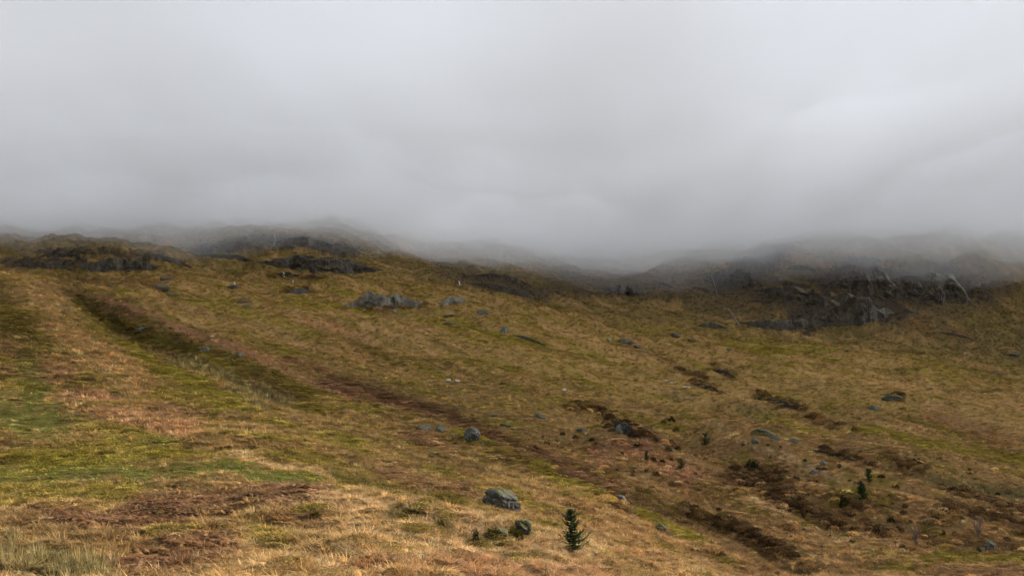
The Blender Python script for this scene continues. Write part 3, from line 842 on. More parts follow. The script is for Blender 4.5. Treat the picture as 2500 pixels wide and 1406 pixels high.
def proto_tussock(seed, nb, out, lift, width, wind=0.0):
    r = np.random.default_rng(seed)
    P = Proto()
    for k in range(nb):
        a = r.random() * 2 * np.pi
        rad = 0.32 * math.sqrt(r.random())
        d = np.array([math.cos(a) + wind, math.sin(a)])
        d /= np.linalg.norm(d) + 1e-6
        vs, fs = blade((math.cos(a) * rad, math.sin(a) * rad, -0.08), d, out * (0.35 + 0.65 * r.random()), width * (0.7 + 0.6 * r.random()),
                       lift * (0.6 + 0.6 * r.random()), 0.25 + 0.5 * r.random())
        P.add(vs, fs)
    return P


def proto_cushion(seed, nb=46, sp=1.0):
    """Low moss or heather cushion: short sprigs standing over a dome."""
    r = np.random.default_rng(seed)
    P = Proto()
    for k in range(nb):
        a, q = r.random() * 2 * np.pi, math.sqrt(r.random())
        x, y = q * math.cos(a), q * math.sin(a)
        z = 0.55 * math.sqrt(max(0, 1 - 0.92 * q * q))
        b = r.random() * 6.28
        sz = (0.16 + 0.14 * r.random()) * sp
        ux = np.array([math.cos(b), math.sin(b), 0.3 * r.normal()])
        uy = np.array([-math.sin(b) * 0.5 + 0.5 * x, math.cos(b) * 0.5 + 0.5 * y, 0.75])
        c = np.array([x, y, z - 0.1])
        P.add([c - ux * sz * 0.6, c + ux * sz * 0.6, c + ux * sz * 0.25 + uy * sz, c - ux * sz * 0.3 + uy * sz * 1.15], [(0, 1, 2, 3)])
    return P


def proto_frond(seed, nb=7):
    """Flattened dead bracken: curved stalks with side leaflets, lying one over another."""
    r = np.random.default_rng(seed)
    P = Proto()
    for k in range(nb):
        a = 0.35 * r.normal() + (math.pi if r.random() < 0.3 else 0)
        d = np.array([math.cos(a), math.sin(a), 0])
        sd = np.array([-d[1], d[0], 0])
        o = np.array([0.5 * r.normal(), 0.4 * r.normal(), 0.05 + 0.15 * r.random()])
        L = 0.9 + 0.6 * r.random()
        h = 0.07 + 0.10 * r.random()
        for q in range(14):
            t = q / 14
            c = o + d * (L * (t - 0.5)) + np.array([0, 0, h * 4 * t * (1 - t)])
            c2 = o + d * (L * (t + 1 / 14 - 0.5)) + np.array([0, 0, h * 4 * (t + 1 / 14) * (1 - t - 1 / 14)])
            P.add([c - sd * 0.012, c + sd * 0.012, c2 + sd * 0.012, c2 - sd * 0.012], [(0, 1, 2, 3)])
            for sg in (-1, 1):
                w = 0.20 * (1 - t) + 0.03
                dr = np.array([0, 0, -0.05 - 0.1 * r.random()])
                P.add([c, c2, c + sd * sg * w + d * 0.08 + dr], [(0, 1, 2)])
    return P


def stuff(name, label, protos, pts, tint, scl, rot, pid, mat):
    verts, faces, proto_i = [], [], []
    for k, P in enumerate(protos):
        b = len(verts)
        verts += P.v
        faces += [tuple(b + q for q in f) for f in P.f]
        proto_i += [k + 1] * len(P.v)
    nb = len(verts)
    allv = np.vstack([np.array(verts), pts])
    me = bpy.data.meshes.new(name)
    me.from_pydata(allv.tolist(), [], faces)
    N = len(allv)

    def put(nm, typ, arr, key):
        a = me.attributes.new(nm, typ, 'POINT')
        a.data.foreach_set(key, np.ascontiguousarray(arr).ravel())
    put('proto', 'INT', np.r_[proto_i, np.zeros(len(pts))].astype(np.int32), 'value')
    put('pick', 'INT', np.r_[np.full(nb, -1), pid].astype(np.int32), 'value')
    full = lambda a: np.vstack([np.zeros((nb, 3)), a]).astype(np.float32)
    put('size', 'FLOAT_VECTOR', full(scl), 'vector')
    put('turn', 'FLOAT_VECTOR', full(rot), 'vector')
    put('tint', 'FLOAT_COLOR', np.c_[full(tint), np.ones(N)].astype(np.float32), 'color')
    me.materials.append(mat)
    o = bpy.data.objects.new(name, me)
    COL.objects.link(o)
    g = bpy.data.node_groups.new(name, 'GeometryNodeTree')
    g.interface.new_socket('Geometry', in_out='INPUT', socket_type='NodeSocketGeometry')
    g.interface.new_socket('Geometry', in_out='OUTPUT', socket_type='NodeSocketGeometry')
    gi_, go_ = g.nodes.new('NodeGroupInput'), g.nodes.new('NodeGroupOutput')
    jn = g.nodes.new('GeometryNodeJoinGeometry')

    def named(nm, typ):
        a = g.nodes.new('GeometryNodeInputNamedAttribute')
        a.data_type = typ
        a.inputs['Name'].default_value = nm
        return a.outputs['Attribute']

    def pick(attr, val):
        c = g.nodes.new('FunctionNodeCompare')
        c.data_type, c.operation = 'INT', 'EQUAL'
        g.links.new(named(attr, 'INT'), c.inputs[2])
        c.inputs[3].default_value = val
        sp = g.nodes.new('GeometryNodeSeparateGeometry')
        sp.domain = 'POINT'
        g.links.new(gi_.outputs[0], sp.inputs[0])
        g.links.new(c.outputs[0], sp.inputs['Selection'])
        return sp.outputs[0]
    for k in range(len(protos)):
        ip = g.nodes.new('GeometryNodeInstanceOnPoints')
        g.links.new(pick('pick', k), ip.inputs['Points'])
        g.links.new(pick('proto', k + 1), ip.inputs['Instance'])
        er = g.nodes.new('FunctionNodeEulerToRotation')
        g.links.new(named('turn', 'FLOAT_VECTOR'), er.inputs[0])
        g.links.new(er.outputs[0], ip.inputs['Rotation'])
        g.links.new(named('size', 'FLOAT_VECTOR'), ip.inputs['Scale'])
        g.links.new(ip.outputs[0], jn.inputs[0])
    g.links.new(jn.outputs[0], go_.inputs[0])
    md = o.modifiers.new('scatter', 'NODES')
    md.node_group = g
    tag(o, label, kind='stuff')
    return o


def scatter():
    bands = [(9, 30, 44), (30, 60, 18), (60, 120, 6.5), (120, 220, 2.2), (220, 400, 0.7), (400, 540, 0.4)]
    xs, ys = [], []
    for r0, r1, dens in bands:
        half = math.radians(31)
        N = int(dens * half * (r1 * r1 - r0 * r0))
        r = np.sqrt(r0 * r0 + rng.random(N) * (r1 * r1 - r0 * r0))
        a = (rng.random(N) * 2 - 1) * half
        xs.append(r * np.sin(a))
        ys.append(r * np.cos(a))
    x, y = np.concatenate(xs), np.concatenate(ys)
    i, j = gidx(x, y)
    z = bil(Z, i, j)
    r = np.hypot(x, y)
    # leave out what lies hidden below the frame
    keep = (HOR - F_PX * z / y) < 1520
    x, y, z, r, i, j = (q[keep] for q in (x, y, z, r, i, j))
    col = np.stack([bil(VC[..., c], i, j) for c in range(3)], -1)
    fr = {k: bil(FR[k], i, j) for k in NAMES}
    N = len(x)
    jit = np.exp(rng.normal(0, 1.0, N) * (0.26 + 0.12 * sstep(30, 80, r) - 0.16 * sstep(150, 300, r)))[:, None]
    hue = rng.normal(0, 0.07, (N, 1)) * np.array([[1.0, 0.2, -0.9]])
    col = np.clip(col * jit * (1 + hue), 0.004, 0.8)
    size = (0.22 + 0.26 * sstep(16, 90, r) + 0.42 * sstep(90, 330, r)) * (0.65 + 0.7 * rng.random(N))
    p = rng.random(N)
    heath = p < fr['heather'] * 1.3 + fr['peat']
    cush = ~heath & (rng.random(N) < 0.8 * (fr['moss'] + fr['dark']))
    rush = ~heath & ~cush & (rng.random(N) < 0.75 * fr['rush'])
    brk = ~heath & ~cush & ~rush & (rng.random(N) < 0.85 * fr['bracken']) & (r < 160)
    grass = ~heath & ~cush & ~rush & ~brk
    mossy = 0.6 * VA['moss'] + 0.4 * VA['dark']
    col[cush] = 0.45 * col[cush] + 0.55 * mossy * jit[cush]
    P3 = np.stack([x, y, z - 0.03], -1)
    rz = rng.random(N) * 6.283
    tilt = rng.normal(0, 0.12, (N, 2))

    def go(name, label, m, protos, sx, sz, rzm=None):
        k = int(m.sum())
        s = size[m]
        scl = np.stack([s * sx, s * sx, s * sz * (0.75 + 0.5 * rng.random(k))], -1)
        rot = np.stack([tilt[m, 0], tilt[m, 1], rz[m] if rzm is None else rzm[m]], -1)
        stuff(name, label, protos, P3[m], col[m], scl, rot, rng.integers(0, len(protos), k), MAT['grass'])
    green = fr['green'] > 0.3
    lie = 2.5 + rng.normal(0, 0.55, N)
    go('moor_grass', 'tufts of bleached and olive moor grass covering the hillside', grass & ~green,
       [proto_tussock(1, 42, 1.0, 0.9, 0.05, 0.2), proto_tussock(2, 46, 1.25, 0.7, 0.05, 0.5), proto_tussock(3, 38, 0.8, 1.05, 0.05, 0.0), proto_tussock(4, 42, 1.4, 0.5, 0.05, 0.8)], 1.0, 0.95)
    go('short_grass', 'short bright green grass in wet patches on the left', grass & green, [proto_tussock(5, 34, 0.7, 0.6, 0.07), proto_tussock(6, 34, 0.8, 0.5, 0.07)], 1.0, 0.5)
    go('moss', 'low olive moss cushions between the grass tufts', cush, [proto_cushion(7, 130, 0.5), proto_cushion(8, 130, 0.5)], 0.95, 0.65)
    go('heather', 'dark brown heather cover on the banks and peat edges', heath, [proto_cushion(9, 120, 0.62), proto_cushion(10, 120, 0.62)], 1.1, 1.7)
    go('rushes', 'grey green rushes in the gully and bottom left corner', rush, [proto_tussock(11, 26, 0.45, 1.7, 0.055), proto_tussock(12, 30, 0.6, 1.5, 0.055, 0.4)], 0.9, 1.0)
    go('dead_bracken', 'flattened red brown dead bracken fronds', brk, [proto_frond(13), proto_frond(14)], 1.15, 0.9, lie)


scatter()


# ------------------------------------------------------------------ rock
def vnoise3(p, seed):
    return (perlin(p[:, 0] + p[:, 2] * 0.71, p[:, 1] - p[:, 2] * 0.53, seed) + perlin(p[:, 1] + p[:, 0] * 0.31, p[:, 2] + p[:, 0] * 0.67, seed + 1)) * 0.6


def ico(sub):
    bm = bmesh.new()
    bmesh.ops.create_icosphere(bm, subdivisions=sub, radius=1.0)
    v = np.array([q.co[:] for q in bm.verts])
    f = [[q.index for q in p.verts] for p in bm.faces]
    bm.free()
    return v, f


ICO = {k: ico(k) for k in (3, 4, 5)}


def stone_shape(seed, sub, w, d, h, cuts=9, rough=0.10, groove=False):
    """A weathered block: a ball cut by random planes, then roughened."""
    r = np.random.default_rng(seed)
    v, f = ICO[sub]
    v = v.copy()
    for k in range(cuts):
        nrm = r.normal(size=3)
        nrm[2] *= 0.7
        nrm /= np.linalg.norm(nrm)
        off = 0.50 + 0.34 * r.random()
        q = np.maximum(0, v @ nrm - off)
        v = v - q[:, None] * nrm * 0.94
    v[:, 2] = np.maximum(v[:, 2], -0.75)
    ln = np.linalg.norm(v, axis=1, keepdims=True) + 1e-6
    disp = rough * vnoise3(v * 1.9, seed) + rough * 0.55 * vnoise3(v * 4.5, seed + 5) + rough * 0.3 * vnoise3(v * 10, seed + 8)
    if groove:      # bedding crack running round the block
        zc = 0.20 - 0.12 * v[:, 0] + 0.06 * perlin(v[:, 0] * 3, v[:, 1] * 3, seed)
        disp -= 0.13 * np.exp(-((v[:, 2] - zc) / 0.055) ** 2)
        disp -= 0.12 * np.exp(-((v[:, 0] + 0.1 + 0.3 * v[:, 2]) / 0.05) ** 2) * (v[:, 2] < zc)
        disp -= 0.12 * np.exp(-((v[:, 0] - 0.42) / 0.045) ** 2) * (v[:, 2] < zc)
    v = v * (1 + disp[:, None] / ln)
    v -= np.array([(v[:, 0].max() + v[:, 0].min()) / 2, 0, 0])
    ex = v.max(0) - v.min(0)
    v = v / ex * np.array([w, d, h])
    v[:, 2] -= v[:, 2].min()
    return v, f


def put_stone(px, py, wp, hp, mat, label, seed, cat='boulder', name='boulder', sub=None, deep=0.8, turn=0.0, groove=False, roll=0.0, group=None, sink=0.18, cuts=9, rough=0.10):
    p = at(px, py)
    d = math.hypot(p.x, p.y)
    k = p.y / F_PX
    w, h = wp * k, hp * k * (1 + sink)
    v, f = stone_shape(seed, sub or (4 if wp > 24 else 3), w, w * deep, h, groove=groove, cuts=cuts, rough=rough)
    o = mesh_obj(name, v, f, MAT[mat], smooth=True)
    o.location = (p.x, p.y + w * deep * 0.35, p.z - h * sink)
    o.rotation_euler = (0, roll, turn)
    tag(o, label, cat, group)
    return o


big = put_stone(1221, 1243, 98, 52, 'boulder', 'largest grey boulder with a mossy top, alone on the grass behind the pale knoll', 3, sub=5, deep=0.75, groove=True, roll=0.13, cuts=12, rough=0.12)
put_stone(1279, 1310, 40, 44, 'mossy', 'tall moss covered boulder on the knoll edge, left of the nearest conifer', 8, sub=5, deep=0.9, roll=-0.05, cuts=18, rough=0.16)
put_stone(1226, 1308, 30, 20, 'mossy', 'low dark rock half sunk in moss left of the tall moss covered boulder', 14, cuts=10, rough=0.14)
put_stone(1152, 1081, 42, 42, 'boulder', 'rounded dark boulder standing beside the brown gully', 21, sub=5, deep=0.9, cuts=6, rough=0.07)
put_stone(1175, 1085, 13, 10, 'grey', 'small pale stone at the foot of the rounded dark boulder', 22, 'stone', 'stone')
put_stone(1034, 1052, 40, 16, 'grey', 'long flat grey rock, farther from the rounded boulder of the pair', 23, 'rock', 'rock')
put_stone(1076, 1056, 28, 20, 'grey', 'squat grey rock between the long flat rock and the rounded boulder', 24, 'rock', 'rock')
put_stone(1111, 1071, 12, 7, 'grey', 'tiny stone in the grass just left of the rounded boulder', 25, 'stone', 'stone')
put_stone(1113, 1000, 24, 8, 'mossy', 'half buried greenish rock above the brown gully strip', 26, 'rock', 'rock')
put_stone(1206, 1018, 22, 8, 'boulder', 'dark oval rock low in the grass up from the rounded boulder', 27, 'rock', 'rock')
put_stone(1234, 1042, 28, 10, 'mossy', 'flat mossy rock beyond the gully right of the rounded boulder', 28, 'rock', 'rock')
put_stone(1316, 1021, 30, 14, 'grey', 'slanting grey green rock on the straw slope left of the peat hollow', 29, 'rock', 'rock', roll=0.3)
put_stone(1421, 1053, 28, 10, 'grey', 'low pale rock on the crest just left of the peat hollow', 30, 'rock', 'rock')
put_stone(1513, 1224, 36, 18, 'grey', 'blue grey rock tilted on the brow beside the brown track of the gully', 31, 'rock', 'rock', roll=0.45)
put_stone(1610, 1297, 28, 20, 'mossy', 'green lichened rock on the grassy flank right of the nearest conifer', 32, 'rock', 'rock', roll=0.4)
put_stone(1514, 1056, 24, 22, 'grey', 'grey rock face at the mouth of the dark peat hollow', 33, 'rock', 'rock')
put_stone(1494, 1016, 16, 7, 'grey', 'little flat grey stone above the dark peat hollow', 34, 'stone', 'stone')
for q, (px, py, w, h, wh) in enumerate(((338, 808, 13, 9, 'leftmost'), (348, 809, 15, 11, 'largest'), (358, 807, 10, 7, 'rightmost'), (344, 801, 9, 6, 'topmost'))):
    put_stone(px, py, w, h, 'grey', wh + ' stone of the small heap at the foot of the gully bank', 40 + q, 'stone', 'stone', group='stones heaped in the left gully')
put_stone(497, 858, 26, 14, 'grey', 'largest grey rock on the mossy gully bank', 46, 'rock', 'rock')
put_stone(583, 869, 22, 11, 'grey', 'pale rock on the gully bank, near its crest and right of the largest one', 47, 'rock', 'rock')
put_stone(561, 872, 11, 6, 'grey', 'small pale stone between the two grey rocks on the gully bank', 48, 'stone', 'stone')
put_stone(1868, 1066, 64, 20, 'mossy', 'broad moss capped outcrop above the right hand straw bank', 50, 'rock', 'rock', sub=5, roll=0.12)
put_stone(1893, 1073, 26, 12, 'grey', 'grey rock at the lower end of the moss capped outcrop', 51, 'rock', 'rock', roll=0.2)
put_stone(1848, 1081, 28, 11, 'boulder', 'dark rock just below the moss capped outcrop', 52, 'rock', 'rock', roll=0.25)
put_stone(1937, 1080, 30, 10, 'grey', 'flat blue grey slab right of the moss capped outcrop', 53, 'rock', 'rock')
put_stone(2012, 1136, 20, 13, 'grey', 'broken grey rock below the long peat scarp', 54, 'rock', 'rock')
put_stone(2050, 1143, 13, 13, 'mossy', 'small upright rock below the long peat scarp', 55, 'rock', 'rock')
put_stone(1986, 1157, 21, 14, 'grey', 'slanted grey rock on the straw slope, lowest of those under the peat scarp', 56, 'rock', 'rock', roll=0.6)
put_stone(2036, 1112, 24, 9, 'mossy', 'greenish rock lying against the long peat scarp', 57, 'rock', 'rock')
put_stone(1804, 1151, 9, 6, 'grey', 'tiny white stone left of the bush above the big heather patch', 58, 'stone', 'stone')
put_stone(1840, 1153, 20, 11, 'grey', 'grey rock under the bush above the big heather patch', 59, 'rock', 'rock')
put_stone(2183, 978, 52, 16, 'boulder', 'dark rock face set into the pale slope high on the right', 60, 'rock', 'rock', sub=5)
put_stone(2136, 1001, 34, 12, 'boulder', 'dark rock sloping down left of the dark rock face', 61, 'rock', 'rock', roll=0.25)
put_stone(2422, 1341, 25, 23, 'grey', 'grey boulder at the edge of the flat green ground', 62)
put_stone(2399, 1346, 16, 11, 'grey', 'small grey rock next to the boulder by the flat green ground', 63, 'rock', 'rock')
put_stone(2142, 1385, 9, 6, 'grey', 'little pale stone on the straw slope near the bottom edge', 64, 'stone', 'stone')
put_stone(1233, 811, 30, 15, 'slab', 'grey rock at the upper end of the short dark scarp', 65, 'rock', 'rock')
put_stone(1527, 838, 42, 13, 'slab', 'long grey rock beside the burn high on the middle slope', 66, 'rock', 'rock', roll=0.15)
put_stone(1560, 851, 30, 9, 'crag', 'dark rock under the long grey rock by the burn', 67, 'rock', 'rock', roll=0.2)
put_stone(1654, 823, 34, 11, 'crag', 'dark rock high on the green slope, larger of two', 68, 'rock', 'rock', roll=0.15)
put_stone(1691, 833, 24, 8, 'crag', 'dark rock high on the green slope, smaller of two', 69, 'rock', 'rock')
put_stone(1779, 856, 16, 8, 'crag', 'small dark rock above the yellow green patch on the right', 70, 'rock', 'rock')
put_stone(2071, 859, 14, 8, 'crag', 'lone small dark rock below the long right hand cliff', 71, 'rock', 'rock')
put_stone(2437, 915, 42, 8, 'crag', 'low dark rock near the right edge on the upper pale slope', 72, 'rock', 'rock')
put_stone(2270, 952, 18, 6, 'crag', 'small mossy rock on the pale slope above the dark rock face', 73, 'rock', 'rock')
put_stone(392, 710, 40, 20, 'crag', 'dark rock below the left cliff on the brown slope', 74, 'rock', 'rock')
put_stone(420, 722, 34, 11, 'crag', 'flat dark rock stepping down from the rock below the left cliff', 75, 'rock', 'rock', roll=0.25)
put_stone(402, 685, 26, 14, 'crag', 'dark humped rock just under the right end of the left cliff', 76, 'rock', 'rock')
put_stone(328, 707, 11, 6, 'slab', 'lone pale stone on the brown slope under the left cliff', 77, 'stone', 'stone')
put_stone(268, 700, 18, 7, 'crag', 'small dark rock on the brown slope behind the left spur', 78, 'rock', 'rock')
put_stone(592, 740, 50, 13, 'crag', 'dark rock ledge in the green slope left of the broad grey crag', 79, 'rock', 'rock')
put_stone(600, 749, 26, 7, 'slab', 'grey slab lying under the dark rock ledge', 80, 'rock', 'rock')
put_stone(1014, 750, 34, 15, 'slab', 'grey block fallen at the right foot of the broad grey crag', 81, 'rock', 'rock')
put_stone(961, 762, 18, 8, 'slab', 'small grey block on the grass below the broad grey crag', 82, 'rock', 'rock')
put_stone(1081, 748, 13, 10, 'slab', 'pale block between the broad grey crag and its smaller neighbour', 83, 'rock', 'rock')
put_stone(1178, 768, 40, 14, 'slab', 'grey and dark rock on the brow right of the broad grey crag', 84, 'rock', 'rock')
put_stone(1102, 774, 62, 8, 'crag', 'thin dark ledge below the smaller crag', 85, 'rock', 'rock')
put_stone(1100, 792, 40, 7, 'slab', 'low grey ledge beside the bright green strip', 86, 'rock', 'rock')
put_stone(2483, 868, 34, 12, 'crag', 'dark rock cut by the right edge under the crags', 87, 'rock', 'rock')


def lerp_line(line, xs):
    return np.interp(xs, [p[0] for p in line], [p[1] for p in line])


def crag(base, top, mat, label, seed, name='crag', cat='crag', setback=0.38, block=0.26, tail=1.2, ledge=0.0):
    """A rock face whose foot and rim follow the lines seen in the photograph; blocks, clefts and ledges stand in and out of it, and its top runs back into the hill."""
    x0, x1 = base[0][0], base[-1][0]
    n = int(max(14, min(170, (x1 - x0) / 1.6)))
    xs = np.linspace(x0, x1, n)
    r = np.random.default_rng(seed)
    yb = lerp_line(base, xs) + 1.0 * perlin(xs / 9, xs * 0 + seed, seed)
    ytp = lerp_line(top, xs) + 1.6 * perlin(xs / 7, xs * 0 + seed * 1.3, seed + 1)
    edge = np.clip(np.minimum(xs - x0, x1 - xs) / (0.27 * (x1 - x0) + 1e-6), 0, 1) ** 0.75
    edge = edge * np.clip(0.86 + 0.26 * perlin(xs / 28, xs * 0 + 3.3, seed + 20) + 0.09 * perlin(xs / 9, xs * 0 + 7.7, seed + 21), 0.3, 1.08)
    nv, nbk = 26, 6
    nst = 2 + seed % 3
    P0 = [at(a, b) for a, b in zip(xs, yb)]
    P0 = np.array([p[:] for p in P0])
    # even out jumps of distance along the foot
    dist = P0[:, 1].copy()
    med = np.median(dist)
    dist = np.clip(dist, med * 0.9, med * 1.1)
    ker = np.ones(9) / 9
    dist = np.convolve(np.pad(dist, 4, mode='edge'), ker, 'valid')
    ux = (xs - CX) / F_PX
    rows = []
    Hh = np.maximum(yb - ytp, 0.5) * edge * dist / F_PX
    zb = (HOR - yb) / F_PX * dist
    for k in range(nv):
        t = k / (nv - 1)
        zz = zb - 0.15 * Hh + t * 1.15 * Hh
        wave = t * nst + 0.35 * perlin(xs / 14, xs * 0 + 1.7, seed + 30)
        fr_ = wave - np.floor(wave)
        dd = dist + setback * Hh * (0.35 * t + 0.65 * (np.floor(wave) + sstep(0.62, 0.95, fr_)) / nst)
        zz = zz - 0.10 * Hh * sstep(0.62, 0.95, fr_) * (t < 0.95) + 0.10 * Hh * sstep(0, 0.5, fr_) * 0
        px_, pz_ = ux * dist, zz
        cell = np.floor(px_ / (min(Hh.max(), 9.0) * 0.34) + 0.35 * perlin(pz_ / 3, px_ / 3, seed))          # joints
        stepn = np.array([math.sin((c + 11) * 12.9898 + seed) * 43758.5 % 1.0 for c in cell])
        lay = np.floor((pz_ - zb) / (min(Hh.max(), 9.0) * 0.27) + 0.5 * perlin(px_ / (min(Hh.max(), 9.0) * 0.6), px_ * 0, seed + 4))
        stepl = np.array([math.sin((a * 7 + b * 3 + 5) * 78.233 + seed) * 12345.6 % 1.0 for a, b in zip(cell, lay)])
        off = min(Hh.max(), 8.0) * (block * (0.55 * stepn + 0.75 * stepl - 0.6) + 0.09 * perlin(px_ / 1.9, pz_ / 2.4, seed + 2) + 0.12 * perlin(px_ / 5, pz_ / 8, seed + 3) + 0.05 * perlin(px_ / 0.8, pz_ / 1.1, seed + 6))
        off = off * edge * (0.4 + 0.6 * math.sin(math.pi * min(1, 0.15 + t * 0.8)))
        dd = dd - off - ledge * Hh * math.sin(t * 6.28 * 1.5) * 0.1
        rows.append(np.stack([ux * dist, dd, zz], -1))
    last = rows[-1]
    for k in range(1, nbk + 1):
        t = k / nbk
        dd = last[:, 1] + tail * np.maximum(Hh, Hh.max() * 0.35) * t + 0.2
        x = ux * dd
        zt = height(x, dd) - 0.6
        zz = last[:, 2] * (1 - t) ** 0.8 + zt * (1 - (1 - t) ** 0.8) + 0.10 * Hh * math.sin(t * 3.1) + 0.05 * Hh.max() * perlin(x / 2, dd / 2, seed + 7)
        rows.append(np.stack([x, dd, zz], -1))
    V = np.stack(rows, 0)
    nr = V.shape[0]
    c = V.reshape(-1, 3)
    org = np.array([c[:, 0].mean(), c[:, 1].min(), c[:, 2].min()])
    f = []
    for i in range(nr - 1):
        for j in range(n - 1):
            a = i * n + j
            f.append((a, a + 1, a + n + 1, a + n))
    o = mesh_obj(name, c - org, f, MAT[mat], smooth=False)
    o.location = org
    tag(o, label, cat)
    return o


